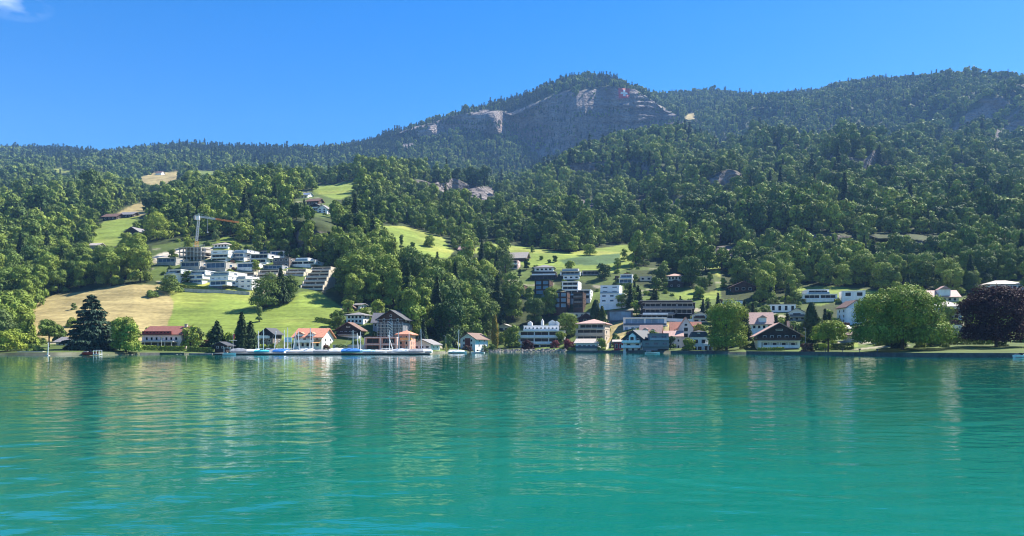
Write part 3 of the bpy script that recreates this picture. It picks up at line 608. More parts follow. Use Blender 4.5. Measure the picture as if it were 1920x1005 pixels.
# ================================================================== BUILDINGS
RECTS = []      # (px0, px1, py0, py1, Y) of what has been built, so that trees stay clear of it
FOOT = []       # (x, y, radius, short name)
def HAVE_RECT(px, py, Y):
    x, z = (px-CX)/F*Y, Y
    for (fx, fy, fr, _) in FOOT:
        if (x-fx)**2+(z-fy)**2 < fr*fr: return True
    for (a, b, c, d, y) in RECTS:
        if Y < y and a-10 < px < b+10 and c-4 < py < d+46*(300/Y): return True
    return False
WCACHE = {}
def window_meshes(w, h, fm='white', gm='glass'):
    w, h = round(w, 1), round(h, 1); k = (w, h, fm, gm)
    if k in WCACHE: return WCACHE[k]
    t = min(.09, w*.09); f = MB()
    f.box(-w/2, w/2, -.10, .0, h-t, h); f.box(-w/2, w/2, -.14, .0, 0, t*1.1)
    f.box(-w/2, -w/2+t, -.10, .0, t*1.1, h-t); f.box(w/2-t, w/2, -.10, .0, t*1.1, h-t)
    n = max(1, int(round(w/2.6)))
    for i in range(1, n):
        x = -w/2+w*i/n; f.box(x-t*.35, x+t*.35, -.09, .0, t*1.1, h-t)
    p = MB().box(-w/2+t*.9, w/2-t*.9, -.05, .02, t, h-t*.9)
    WCACHE[k] = (f.mesh('window', M(fm)), p.mesh('pane', M(gm))); return WCACHE[k]
def window(root, x, z, w, h, y=0.0, side=False, fm='white', gm='glass', hw=0, left=False):
    a, b = window_meshes(w, h, fm, gm)
    o = link('window', a, root)
    if side: o.location = (hw, x, z); o.rotation_euler = (0, 0, R(90))
    elif left: o.location = (-hw, x, z); o.rotation_euler = (0, 0, R(-90))
    else: o.location = (x, y, z)
    link('pane', b, o); return o
def railing(root, x0, x1, y, z, h=1.0, m='railglass', ret=1.2, name='railing'):
    b = MB().box(x0, x1, y, y+.06, z, z+h*.82).box(x0, x1, y-.03, y+.09, z+h*.82+.02, z+h*.82+.1)
    if ret: b.box(x0, x0+.06, y+.062, y+ret, z, z+h*.8); b.box(x1-.06, x1, y+.062, y+ret, z, z+h*.8)
    return b.build(name, M(m), root)
def base(name, label, cat, px, py, w, h, rot, group, short, Y=None, clear=1.0):
    p = ground(px, py) if Y is None else Vector(((px-CX)/F*Y, Y, CZ+(HZ-py)/F*Y))
    k = p.y/F
    RECTS.append((px-w/2, px+w/2, py-h, py, p.y)); FOOT.append((p.x, p.y+4, max(4.5, w*k*.55)*clear, short))
    return empty(name, p, R(rot), label, cat, group), k
def roof_mesh(kind, w, d, h, rh, ov, t=.28, ovg=None):
    ovg = ov if ovg is None else ovg
    b = MB()
    if kind == 'gable':      # gable towards the lake, ridge running back
        s = rh/(w/2); x = w/2+ov; z = h-ov*s
        b.prism([(-x, z), (-x, z+t), (0, h+rh+t), (x, z+t), (x, z), (0, h+rh)], -ovg, d+ovg*.6, 'y')
    elif kind == 'side':     # ridge parallel to the shore
        s = rh/(d/2); y = ov; z = h-ov*s
        b.prism([(-y, z), (-y, z+t), (d/2, h+rh+t), (d+y, z+t), (d+y, z), (d/2, h+rh)], -w/2-ovg, w/2+ovg, 'x')
    elif kind == 'hip':
        x, y0, y1 = w/2+ov, -ov, d+ov; r = max(0, x-(d/2+ov)); z = h-.1
        b.add([(-x,y0,z),(x,y0,z),(x,y1,z),(-x,y1,z),(-r,d/2,h+rh),(r,d/2,h+rh),(-x,y0,z-t),(x,y0,z-t),(x,y1,z-t),(-x,y1,z-t)],
              [(0,1,5,4),(1,2,5),(2,3,4,5),(3,0,4),(6,7,1,0),(7,8,2,1),(8,9,3,2),(9,6,0,3),(6,9,8,7)])
    elif kind == 'mansard':
        x, y0, y1 = w/2+ov*.4, -ov*.4, d; i = min(w*.16, rh*.45)
        b.add([(-x,y0,h),(x,y0,h),(x,y1,h),(-x,y1,h),(-x+i,y0+i,h+rh*.8),(x-i,y0+i,h+rh*.8),(x-i,y1-i,h+rh*.8),(-x+i,y1-i,h+rh*.8),(0,d*.4,h+rh),(0,d*.6,h+rh)],
              [(0,1,5,4),(1,2,6,5),(2,3,7,6),(3,0,4,7),(4,5,8),(5,6,9,8),(6,7,9),(7,4,8,9),(3,2,1,0)])
    else:                    # flat slab
        b.box(-w/2-ov, w/2+ov, -ov, d+ov*.3, h+.003, h+max(.3, rh))
    return b
def H(label, short, px, py, w, h, rh=8, d=None, rot=-14, roof='gable', wall='white', roofm='tilebrown', upper=None, rows=(), side='auto', balc=(), chim=(), shut=None,
      ov=.8, name='house', cat='house', group='houses along the lake village', fm='white', gm='glass', attic=None, Y=None, dorm=(), railm='railglass', ovg=None):
    """Pitched roof house. Sizes are photo pixels at the house's own distance; rows: (height above base, count, window width, window height[, from, to])."""
    root, k = base(name, label, cat, px, py, w, h+rh, rot, group, short, Y)
    W, Hh, RH = w*k, h*k, rh*k; D = d or min(13, max(7, W*.9))
    zu = Hh if upper is None else upper[1]*k
    MB().box(-W/2, W/2, 0, D, -6, zu).build('wall', M(wall), root)
    um = wall if upper is None else upper[0]
    if upper is not None: MB().box(-W/2-.06, W/2+.06, -.06, D+.06, zu+.002, Hh).build('upper_wall', M(um), root)
    o6 = .06 if upper is not None else 0
    if roof == 'gable': MB().prism([(-W/2-o6, Hh+.002), (W/2+o6, Hh+.002), (0, Hh+RH)], -o6, D+o6, 'y').build('gable_wall', M(um), root)
    if roof == 'side': MB().prism([(-o6, Hh+.002), (D+o6, Hh+.002), (D/2, Hh+RH)], -W/2-o6, W/2+o6, 'x').build('gable_wall', M(um), root)
    rf = roof_mesh(roof, W, D, Hh, RH, ov, ovg=ovg).build('roof', M(roofm), root)
    for c in chim:
        x = (c-.5)*W; top = Hh+RH*(.95 if roof != 'flat' else 1)
        MB().box(x-.4, x+.4, D*.4, D*.4+.8, Hh*.9, top+1.0).box(x-.5, x+.5, D*.4-.1, D*.4+.9, top+1.003, top+1.15).build('chimney', M('tan'), rf)
    for (c, dw, dh) in dorm:      # dormers on a side or mansard roof
        x = (c-.5)*W; dw, dh = dw*k, dh*k
        dm = MB().box(x-dw/2, x+dw/2, .3, D*.5, Hh+.1, Hh+.1+dh).build('dormer', M('white'), rf)
        MB().prism([(x-dw/2-.25, Hh+.1+dh), (x, Hh+.1+dh+dw*.35), (x+dw/2+.25, Hh+.1+dh)], .0, D*.5, 'y').build('dormer_roof', M(roofm), dm)
        a, b = window_meshes(dw*.65, dh*.65); q = link('window', a, rf); q.location = (x, .3, Hh+.1+dh*.15)
    for rw in rows:
        z, n, ww, wh = rw[:4]; a, b = rw[4:6] if len(rw) >= 6 else (.06, .94)
        g = rw[6] if len(rw) > 6 else gm
        for i in range(n):
            x = (-.5+a+(b-a)*(i+.5)/n)*W; y = -.06 if (upper and z*k > zu) else 0
            window(root, x, z*k, ww*k, wh*k, y, fm=fm, gm=g)
            if shut and z*k <= zu+.01:
                sw = ww*k*.42
                for s in (-1, 1): MB().box(-sw/2, sw/2, -.07, -.004, 0, wh*k).build('shutter', M(shut), root, loc=(x+s*(ww*k/2+sw/2+.02), y, z*k))
    if side == 'auto' and rows:
        for rw in rows:
            z, ww, wh = rw[0], min(rw[2], 6), rw[3]
            for f in (.3, .7):
                e = .06 if (upper and z*k > zu) else 0
                window(root, D*f, z*k, min(1.3, ww*k), wh*k, side=True, fm=fm, gm=gm, hw=W/2+e)
                window(root, D*f, z*k, min(1.3, ww*k), wh*k, left=True, fm=fm, gm=gm, hw=W/2+e)
    for bl in balc:
        z, a, b = bl[:3]; x0, x1 = (a-.5)*W, (b-.5)*W
        q = MB().box(x0, x1, -1.5, -.07, z*k-.2, z*k).build('balcony', M(bl[4] if len(bl) > 4 else 'concrete'), root)
        railing(q, x0, x1, -1.5, z*k+.004, m=bl[3] if len(bl) > 3 else railm)
    if attic: window(root, 0, Hh+RH*attic[2], attic[0]*k, attic[1]*k, -o6, fm=fm, gm=gm)
    return root, k, W, Hh, D

def V(label, short, px, py, w, levels, rot=-14, d=11, wall='white', slab=None, name='villa', cat='villa', group='modern houses on the hillside', rail='railglass', gm='glass', fm='white', Y=None, roofm='gravelroof', stack=True, flank=True):
    """Flat roofed house of storeys. levels from the ground: (height, from, to, set back, style)."""
    tot = sum(l[0] for l in levels)
    root, k = base(name, label, cat, px, py, w, tot, rot, group, short, Y)
    W = w*k; z = 0.0; prev = None; slab = slab or wall
    for i, l in enumerate(levels):
        hh, a, b, sb, st = l[:5]; hh *= k; sb *= k; x0, x1 = (a-.5)*W, (b-.5)*W
        wl = l[5] if len(l) > 5 else wall
        zb = z-(6 if i == 0 else 0)
        MB().box(x0, x1, sb, sb+d, zb, z+hh-.26).build('wall', M(wl), root)
        last = i == len(levels)-1
        so = .55 if st in ('glass', 'rail', 'open', 'bays') else .15
        q = MB().box(x0-.12, x1+.12, sb-so-(.5 if st == 'rail' else 0), sb+d+.1, z+hh-.257, z+hh-.003).build('roof' if last else 'floor_slab', M(slab), root)
        if last: MB().box(x0+.3, x1-.3, sb+.4, sb+d-.3, z+hh, z+hh+.08).build('roof_cover', M(roofm), q)
        wz, wh = z+.25, hh-.75
        if st in ('glass', 'rail'):
            n = max(1, int((x1-x0)/6.5)); seg = (x1-x0)*.93/n
            for j in range(n): window(root, x0+(x1-x0)*.035+seg*(j+.5), wz, seg*.94, wh, sb, fm=fm, gm=gm)
            if flank: window(root, sb+d*.35, wz+.5, 2.2, wh*.6, side=True, hw=x1, fm=fm, gm=gm)
        elif st.startswith('win'):
            n = int(st[3:]); seg = (x1-x0)/n
            for j in range(n): window(root, x0+seg*(j+.5), z+.7, seg*.5, hh-1.5, sb, fm=fm, gm=gm)
            if flank:
                for f in (.25, .6): window(root, sb+d*f, z+.8, 1.2, max(.7, hh-1.6), side=True, hw=x1, fm=fm, gm=gm)
        elif st == 'bays':
            n = max(2, int((x1-x0)/4.0)); seg = (x1-x0)/n
            for j in range(n): window(root, x0+seg*(j+.5), wz, seg*.76, wh, sb, fm=fm, gm=gm)
            for j in range(n+1):
                x = x0+seg*j; MB().box(x-.2, x+.2, sb-.5, sb-.005, z, z+hh-.26).build('pillar', M(slab), root)
        if i > 0 and prev is not None and (sb-prev[3] > .6 or st == 'rail'):
            railing(root, max(x0, prev[1])+.1, min(x1, prev[2])-.1, prev[3]-.35 if st != 'rail' else sb-1.0, z+.003, m=l[6] if len(l) > 6 else rail, ret=0, name='balcony_railing')
        prev = (z, x0, x1, sb); z += hh
    return root, k, W, z, d

def wall_strip(name, label, cat, pts, h, th, m, group=None, Y=None, cap=None):
    """A wall or hedge that follows the ground through photo points."""
    P = [ground(*p) if len(p) == 2 else Vector(((p[0]-CX)/F*p[2], p[2], CZ+(HZ-p[1])/F*p[2])) for p in pts]
    o = P[0].copy(); b = MB(); c = MB()
    Q = []
    for i in range(len(P)-1):
        n = max(1, int((P[i+1]-P[i]).length/3))
        for j in range(n): Q.append(P[i].lerp(P[i+1], j/n))
    Q.append(P[-1])
    vs, fs = [], []
    for i, p in enumerate(Q):
        p = p-o; hh = h*(1+.05*math.sin(i*1.7))if m in ('hedge',) else h
        vs += [(p.x, p.y, p.z-1.0), (p.x, p.y, p.z+hh), (p.x, p.y+th, p.z+hh), (p.x, p.y+th, p.z-1.0)]
    for i in range(len(Q)-1):
        a = i*4; fs += [(a, a+4, a+5, a+1), (a+1, a+5, a+6, a+2), (a+2, a+6, a+7, a+3)]
    fs += [(0, 1, 2, 3), (len(vs)-1, len(vs)-2, len(vs)-3, len(vs)-4)]
    b.add(vs, fs); q = b.build(name, M(m)); q.location = o
    return tag(q, label, cat, group)

# ---- waterfront, left to right
VG = 'houses along the lake village'
H('pale blue house half hidden behind the great cedar on the left shore', 'the pale blue shore house', 124, 655, 42, 14, 8, rot=-8, wall='bluewhite', roofm='tilegrey', rows=[(8,4,4,4.5),(1,3,4,5)], roof='side', Y=246)
root, k, W, Hh, D = H('long pink inn with a red tiled roof, loggia and vine pergola', 'the long pink inn', 303, 652, 76, 25, 15, d=12, rot=-4, roof='side', wall='palepink', roofm='tiledull', ov=.7, rows=[(14,7,5,6)], name='inn', cat='inn', chim=(.93,), Y=252)
MB().box(-W*.47, W*.28, -.75, -.1, 26*k, 31*k).build('loggia', M('redwood'), root)
for i in range(8): window(root, (-.43+.09*i)*W, 26.6*k, 4.6*k, 3.6*k, -.76, fm='red')
MB().box(-W*.5, W*.42, -3.4, -.1, 11.0*k, 12.6*k).build('terrace_roof', M('palepink'), root)
for i in range(6): MB().box(-.1, .1, -.1, .1, -.6, 11.0*k-.003).build('terrace_post', M('palepink'), root, loc=((-.47+.17*i)*W, -3.2, 0))
MB().box(-W*.5, W*.4, -.6, -.02, .0, 9*k).build('painted_shade', M('darkstone'), root)  # dark slab: shade under the terrace roof put into its colour
H('small dark timber hut on the shore left of the boat dock', 'the dark timber hut', 413, 655, 22, 8, 5, rot=-6, wall='darkwood', roofm='slate', rows=[(2,2,4,4)], name='hut', cat='hut', Y=238, d=5)
H('dark chalet behind the masts with a red sunshade and white balcony', 'the red sunshade chalet', 500, 643, 24, 18, 9, rot=-8, wall='greywood', upper=('darkwood', 9), roofm='slate', rows=[(2,2,5,5)], balc=((9,-.15,.8,'white'),), Y=262, name='chalet', cat='chalet')
root, k, W, Hh, D = H('house with a bright orange red tiled roof and two long dormers', 'the orange roofed house', 577, 651, 54, 19, 16, d=12, rot=-6, roof='side', wall='white', roofm='tileorange', rows=[(11,4,6,6),(1,5,6,7)], Y=258, dorm=((.22,13,5),(.62,13,5)), balc=((9,.05,.75,'white'),))
MB().prism([(-2.2, 13*k-1.0), (-2.2, 13*k-.9), (-.02, 13*k+.3), (-.02, 13*k+.2)], W*.22, W*.5, 'x').build('awning', M('awningorange'), root)
H('dark wooden chalet with a white gable balcony above the blue tarpaulin boat', 'the dark gabled chalet', 653, 634, 40, 17, 12, rot=-4, wall='white', upper=('darkwood', 5), roofm='tilebrown', rows=[(8,4,4,5)], ov=1.3, balc=((7,.02,.98,'darkwood'),), attic=(7,2.5,.25), name='chalet', cat='chalet', Y=276)
H('white villa with eight square windows and a dark hipped roof', 'the white hipped villa', 665, 606, 35, 16, 5, rot=-16, roof='hip', roofm='tilegrey', rows=[(9,4,5,5),(1,4,5,5)], shut=None, wall='white')
H('small brown chalet with an orange balcony on the edge of the meadow', 'the small orange balcony chalet', 655, 583, 18, 7, 6, rot=-10, wall='awningorange', upper=('brownwood', 3), roofm='tilebrown', rows=[(4,2,4,3)], name='chalet', cat='chalet')
H('little white house with one dark picture window beside the small brown chalet', 'the little white house', 669, 581, 13, 9, 3, rot=-14, wall='white', roofm='tilegrey', rows=[(3,1,7,5)], roof='side')
# scaffolded house
root, k, W, Hh, D = H('tall dark gabled house wrapped in scaffolding with a zigzag stair tower', 'the scaffolded house', 733, 634, 46, 37, 15, d=13, rot=-8, wall='midgrey', upper=('brownwood', 29), roofm='slate', rows=[(31,3,4,6),(20,5,4,6,.05,.95,'blueglass'),(11,5,4,6,.05,.95,'blueglass'),(2,5,4,6)], ov=1.2, attic=(4,4,.2), Y=283)
sc = MB()
for i in range(8):
    x = (-.53+1.06*i/7)*W; sc.tube((x, -1.6, -1), (x, -1.6, 30*k), .05, n=5); sc.tube((x, -.7, -1), (x, -.7, 30*k), .05, n=5)
for j in range(1, 7):
    z = j*5*k; sc.box(-W*.53, W*.53, -1.6, -.7, z-.05, z); sc.tube((-W*.53, -1.62, z+1), (W*.53, -1.62, z+1), .04, n=4)
sc.build('scaffold', M('metal'), root)
st = MB()
for j in range(6):
    z = j*5*k; a, b = (-.02*W, .13*W)
    st.prism([(a, z+5*k), (b, z+.2*k), (b, z+1.2*k), (a, z+6*k)], -2.7, -1.75, 'y')
for x in (-.04*W, .15*W): st.tube((x, -2.7, -1), (x, -2.7, 32*k), .06, n=5)
st.build('scaffold_stair', M('white'), root)
H('grey slate roofed annex on the left of the scaffolded house', 'the slate annex', 711, 617, 24, 14, 16, rot=-4, roof='side', roofm='tilegrey', wall='bluegrey', rows=[(5,3,4,5)], Y=290, side=())
# pink building
root, k, W, Hh, D = V('pink boathouse building with two rows of dark bays beside the harbour', 'the pink bay building', 714, 658, 60, [(13,0,1,0,'bays'),(13,0,1,0,'bays')], wall='salmon', slab='pinkwall', rot=-2, name='harbour_building', cat='harbour building', group=None, roofm='tilered', fm='redwood', Y=248, d=9)
root, k, W, Hh, D = H('orange red tower house at the right end of the pink bay building', 'the orange tower house', 757, 658, 24, 32, 7, rot=-8, roof='hip', wall='salmon', roofm='tileorange', rows=[(22,2,4,6),(12,2,4,6),(2,2,4,7)], Y=252, balc=((20,.3,1.2,'awningorange'),))
H('pale blue boathouse with a low wide gable and dark windows', 'the pale blue boathouse', 791, 655, 36, 10, 8, d=10, rot=-12, wall='bluewhite', roofm='tilegrey', rows=[(2,3,7,4)], ov=1.0, name='boathouse', cat='boathouse', Y=262)
root, k, W, Hh, D = H('white boathouse with a tall brown double door and four windows', 'the white boathouse', 877, 651, 31, 16, 10, d=13, rot=-22, wall='white', roofm='tilebrown', rows=[(10,2,4,5,.0,1),(1,2,4,5,.0,1)], ov=.9, name='boathouse', cat='boathouse', Y=312)
MB().box(-5.5*k, 5.5*k, -.12, -.003, 0, 17*k).build('door', M('redwood'), root)
H('small pale villa half hidden behind the ivy covered poplar', 'the small pale villa', 945, 622, 26, 9, 5, rot=-14, wall='sandwall', roofm='tilepale', rows=[(3,2,8,4)], Y=372)
root, k, W, Hh, D = V('long white apartment house with three balcony storeys and roof turrets', 'the long white apartments', 1015, 654, 87, [(10,.03,.9,0,'rail'),(12,0,1.0,2,'rail'),(12,.0,1.0,5,'rail'),(10,.10,.86,14,'win9')], wall='bluewhite', slab='white', rail='white', rot=-7, d=13, name='apartment_house', cat='apartment house', group='apartment houses in the village', Y=340)
for x, hh, ww in ((-.27,9,9), (.0,13,5), (.22,11,14), (.31,9,10)):
    MB().box(x*W-ww*k/2, x*W+ww*k/2, 5, 7.5, Hh+.1, Hh+hh*k*.6).prism([(x*W-ww*k/2, Hh+hh*k*.6+.002), (x*W+ww*k/2, Hh+hh*k*.6+.002), (x*W, Hh+hh*k)], 5, 7.5, 'y').build('roof_turret', M('white'), root)
root, k, W, Hh, D = V('tan apartment house with wide balconies and a red hipped roof', 'the tan apartments', 1108, 640, 58, [(12,0,.95,0,'rail'),(12,0,.95,0,'rail'),(10,.08,.95,2,'glass')], wall='tan', slab='tan', rail='tan', rot=-16, d=14, name='apartment_house', cat='apartment house', group='apartment houses in the village', roofm='tilered', Y=318)
roof_mesh('hip', W*.86, D+2, Hh, 9*k, 1.0).build('hip_roof', M('tilepink'), root)
MB().box(W*.2, W*.46, -2.3, -.58, 22*k, 22*k+.15).build('awning', M('awningwhite'), root)
H('low white lakeside house with a pale hipped roof in front of the tan apartments', 'the low white lakeside house', 1100, 659, 40, 16, 7, d=9, rot=-16, roof='side', wall='white', roofm='tilepale', rows=[(7,4,6,5)], balc=((6,0,1,'darkgrey'),), ov=.9, Y=304)
root, k, W, Hh, D = H('small red summerhouse between the stone steps and the white turret house', 'the red summerhouse', 1160, 656, 17, 15, 3, rot=-10, roof='side', wall='red', roofm='tilepale', rows=[(3,2,5,8)], Y=290, d=6)
root, k, W, Hh, D = H('white lakefront villa with a dark gabled front, turret dormer and cream side', 'the dark gabled villa', 1187, 661, 40, 26, 15, d=13, rot=-32, wall='white', upper=('slate', 19), roofm='slate', rows=[(1,3,6,8),(10,2,8,7),(20,2,5,6,.0,1)], ov=.6, balc=((9,-.02,.95,'white'),(18.5,.0,.9,'white')), attic=(6,7,.1), chim=(.3,), Y=276)
MB().box(-1.3, 1.3, -.9, 2, Hh-1.0, Hh+1.0).prism([(-1.3, Hh+1.003), (1.3, Hh+1.003), (0, Hh+2.0)], -.9, 2.0, 'y').build('dormer', M('white'), root); window(root, 0, Hh-.8, 1.5, 1.5, -.9)
H('cream house with a pinkish brown roof and round dormers behind the dark gabled villa', 'the pinkish brown roofed house', 1219, 640, 36, 15, 15, rot=-18, roof='side', wall='cream', roofm='tilepink', rows=[(5,3,6,7)], dorm=((.25,9,7),(.65,7,6)), Y=292)
root, k, W, Hh, D = V('dark grey cube house above a boat garage at the waterline', 'the dark grey cube house', 1231, 664, 46, [(14,0,1,3,'wall'),(12,-.05,1,0,'win3'),(13,.22,1,4,'win2')], wall='midgrey', slab='darkgrey', rot=-6, d=9, Y=268, gm='blueglass', fm='midgrey', group=VG, name='house', cat='house')
MB().box(W*.05, W*.46, 2.2, 3*k-.004, -1.2, 10*k).build('boat_garage_door', M('darkwood'), root)
root, k, W, Hh, D = V('long blue glazed penthouse apartments with white lower storeys', 'the blue penthouse apartments', 1210, 632, 82, [(10,0,1,0,'win7'),(12,0,1,0,'win7'),(15,0,.98,5,'glass')], wall='white', slab='bluewhite', rail='blueglass', gm='skyreflectglass', rot=-9, d=12, name='apartment_house', cat='apartment house', group='apartment houses in the village', Y=335)
H('low cream pink house with a red roof left of the tall pink gabled house', 'the low cream pink house', 1263, 655, 30, 25, 9, rot=-10, roof='side', wall='palepink', roofm='tilepink', rows=[(14,3,4,5),(2,3,4,6)], Y=286)
root, k, W, Hh, D = H('tall pink house with a steep gable, three storeys of windows and a coral roof', 'the tall pink gabled house', 1286, 653, 27, 38, 20, d=11, rot=-10, wall='palepink', roofm='tileorange', rows=[(8,1,8,8),(20,1,8,8),(31,1,8,8)], ov=.4, attic=(6,5,.18), Y=290)
H('coral roofed wing set back behind the tall pink gabled house', 'the coral roofed wing', 1286, 640, 52, 16, 20, d=8, rot=-10, roof='side', wall='palepink', roofm='tileorange', rows=[(6,6,4,5)], dorm=((.18,6,6),), Y=301)
root, k, W, Hh, D = H('white waterfront house with a dark slate mansard and big windows', 'the slate mansard house', 1312, 661, 31, 29, 13, d=10, rot=-9, roof='mansard', wall='bluewhite', roofm='slate', rows=[(17,2,8,8),(4,3,8,8),], dorm=((.45,5,8),), Y=270)
MB().box(W*.2, W*.72, -1.8, -.02, 0, 15*k).build('bay', M('bluewhite'), root)
for i in range(2): window(root, W*(.34+.24*i), 4*k, 6*k, 9*k, -1.8)
H('small white chalet with a brown balcony gable above the slate mansard house', 'the small white chalet', 1312, 604, 28, 13, 6, rot=-14, wall='white', roofm='tilepale', rows=[(1,2,8,4),(8,1,17,5)], balc=((7,.1,.85,'brownwood'),), ov=1.0, name='chalet', cat='chalet')
root, k, W, Hh, D = H('big dark timber chalet with a white ground floor and wide low roof', 'the big timber chalet', 1461, 657, 74, 30, 21, d=16, rot=-13, wall='white', upper=('darkwood', 19), roofm='tilepink', rows=[(6,4,8,9),(22,5,6,6)], shut='palestone', ov=1.6, balc=((19,-.01,1.01,'brownwood'),(5,.1,.95,'white')), chim=(.78,), name='chalet', cat='chalet', Y=252, attic=(12,3,.35))
H('white house with a reddish swept gable roof behind the big timber chalet', 'the reddish swept roofed house', 1428, 618, 40, 12, 20, d=10, rot=-12, roof='side', wall='white', roofm='tilepink', rows=[(2,4,5,6)], dorm=((.55,14,10),), Y=300)
V('long low white house with a flat brown roof among the trees', 'the long low white house', 1468, 585, 46, [(15,0,1,0,'win4')], wall='white', slab='tilepale', roofm='tilepink', rot=-10, group=VG, name='house', cat='house')
H('white and dark gabled house beside the tall dark conifer', 'the white and dark gabled house', 1494, 601, 33, 14, 9, rot=-16, wall='bluegrey', upper=('white', 8), roofm='tilegrey', rows=[(9,1,14,5),(1,3,6,5)], ov=1.0, balc=((7.5,.1,.9,'darkgrey'),))
root, k, W, Hh, D = V('white curved villa of two glazed tiers on the bright meadow', 'the curved white villa', 1538, 566, 62, [(6,.1,.9,0,'wall'),(9,0,1,2,'glass'),(9,.16,.78,8,'glass')], rot=-8, d=12)
V('white cube house with a large gridded window above the round stair tower', 'the gridded window cube house', 1601, 567, 40, [(9,0,1,0,'wall'),(13,0,1,0,'win2')], rot=-16, d=12)
root, k, W, Hh, D = H('white house with a round stair tower and arched gable behind the giant tree', 'the stair tower house', 1606, 607, 34, 32, 12, d=12, rot=-4, wall='bluewhite', roofm='tilebrown', rows=[(22,1,12,6,.45,.95),(12,1,14,6,.45,.95),(3,1,14,6,.45,.95)], ov=.7)
MB().tube((-W*.42, -.6, -4), (-W*.42, -.6, Hh*.92), W*.17, n=14).build('stair_tower', M('bluewhite'), root)
H('beige corner house with blue windows tucked behind the giant tree', 'the beige corner house', 1606, 655, 28, 28, 8, rot=-10, roof='hip', wall='sandwall', roofm='tilebrown', rows=[(18,2,5,6,.06,.94,'blueglass'),(4,2,5,6)], Y=256)
H('low cream garden pavilion below the stair tower house', 'the garden pavilion', 1578, 622, 28, 6, 5, rot=-8, roof='side', wall='darkwood', roofm='palestone', rows=[(1,2,6,4)], name='pavilion', cat='pavilion')
H('white house with a pale blue front and grey hipped roof left of the purple beech', 'the pale blue hipped house', 1778, 600, 46, 26, 12, d=12, rot=-18, roof='hip', wall='bluewhite', roofm='tilepale', rows=[(14,3,7,7),(3,3,7,7)], balc=((12,.4,1,'white'),))
H('house with a blue gable dormer and pinkish roof high above the bungalow', 'the blue dormer house', 1771, 566, 50, 10, 12, d=10, rot=-10, roof='side', wall='cream', roofm='tilepink', rows=[(2,5,5,5)], dorm=((.52,20,13),))
root, k, W, Hh, D = V('low white bungalow with a wide black window strip beside the dark hedge', 'the white bungalow', 1811, 638, 62, [(14,0,1,0,'bays'),(10,-.02,.9,-3,'wall')], rot=-6, d=9, group=VG, name='bungalow', cat='bungalow', fm='grey', Y=244)
MB().box(-W*.33, 0, -.85-3*k, -.004-3*k, 15.5*k, 18*k).build('window', M('darkgrey'), root)
H('white villa with a broad pale roof at the upper right edge', 'the upper right villa', 1887, 544, 64, 12, 8, d=12, rot=-8, roof='hip', wall='bluewhite', roofm='tilepale', rows=[(2,6,7,6)])
V('small white garden house with a dark window left of the purple beech', 'the small garden house', 1790, 616, 26, [(8,0,1,0,'win2')], rot=-6, d=6, roofm='slate', slab='darkgrey')
# ---- middle of the village
H('brown chalet roofed house in shade under the conifers', 'the shaded brown chalet', 1394, 547, 42, 10, 9, rot=-4, wall='brownwood', roofm='tilebrown', rows=[(3,3,6,5)], ov=1.0, name='chalet', cat='chalet')
V('white flat house with a slanting grey roof among trees right of the brown apartments', 'the slanting grey house', 1375, 574, 34, [(11,0,1,0,'win2')], rot=-10, slab='tilegrey', d=9)
root, k, W, Hh, D = V('wide dark brown apartment block with long white balcony bands', 'the wide brown apartments', 1252, 600, 102, [(11,0,.62,0,'rail'),(11,.05,.98,2,'rail'),(11,.05,1,4,'rail'),(4,.0,.95,4,'wall')], wall='darkwood', slab='tilepale', rail='midgrey', rot=-5, d=13, name='apartment_house', cat='apartment house', group='apartment houses in the village')
MB().box(-W*.46, 0.0, -1.6, -1.35, 11*k-.3, 11*k+.5).build('parapet', M('white'), root)
V('low dark glass house with a flat roof above the dry grass bank', 'the dark glass house', 1163, 602, 46, [(20,0,1,0,'glass')], wall='darkgrey', slab='slate', rot=-6, d=10, gm='skyreflectglass', fm='darkgrey', flank=False)
V('stacked white cube villa of four storeys beside the twin conifers', 'the stacked white cube villa', 1146, 580, 48, [(12,-.12,1.2,0,'wall'),(9,.05,.98,2,'win3'),(9,.05,.98,3,'win3'),(8,.05,.8,6,'win2'),(8,.05,.8,7,'win2')], wall='bluewhite', slab='white', gm='blueglass', rot=-16, d=11)
root, k, W, Hh, D = V('white stepped apartment house with deep balconies behind the brown glass flats', 'the white stepped apartments', 1080, 570, 54, [(9,.15,1,0,'wall'),(9,.1,1,0,'glass'),(9,.1,1,1,'glass'),(8,.0,.58,2,'glass'),(8,.0,.58,3,'glass')], rot=-12, d=13, name='apartment_house', cat='apartment house', group='apartment houses in the village')
V('brown timber and glass flats in front, lowest of the three brown blocks', 'the lowest brown glass flats', 1058, 577, 40, [(10,0,.62,0,'bays'),(10,0,.62,0,'bays'),(10,0,.62,0,'bays')], wall='brownwood', slab='darkwood', gm='skyreflectglass', fm='greywood', rot=-14, d=12, group='brown glass flats', name='flats', cat='flats', Y=388)
V('narrow brown timber balcony flats at the right of the lowest brown block', 'the brown balcony flats', 1084, 578, 18, [(10,0,1,0,'rail'),(10,0,1,0,'rail'),(10,0,1,0,'rail')], wall='brownwood', slab='brownwood', rail='greywood', gm='glass', fm='greywood', rot=-14, d=11, group='brown glass flats', name='flats', cat='flats', Y=386)
V('brown glass flats in the middle with a gridded blue front', 'the middle brown glass flats', 1021, 552, 36, [(9,0,1,0,'bays'),(9,0,.75,0,'bays'),(9,0,.75,0,'bays')], wall='brownwood', slab='darkwood', gm='skyreflectglass', fm='greywood', rot=-14, d=12, group='brown glass flats', name='flats', cat='flats')
V('leftmost brown glass flats half hidden by the wood', 'the leftmost brown glass flats', 966, 556, 32, [(11,.2,1,0,'bays'),(11,.0,1,0,'bays')], wall='brownwood', slab='darkwood', gm='skyreflectglass', fm='greywood', rot=-12, d=12, group='brown glass flats', name='flats', cat='flats')
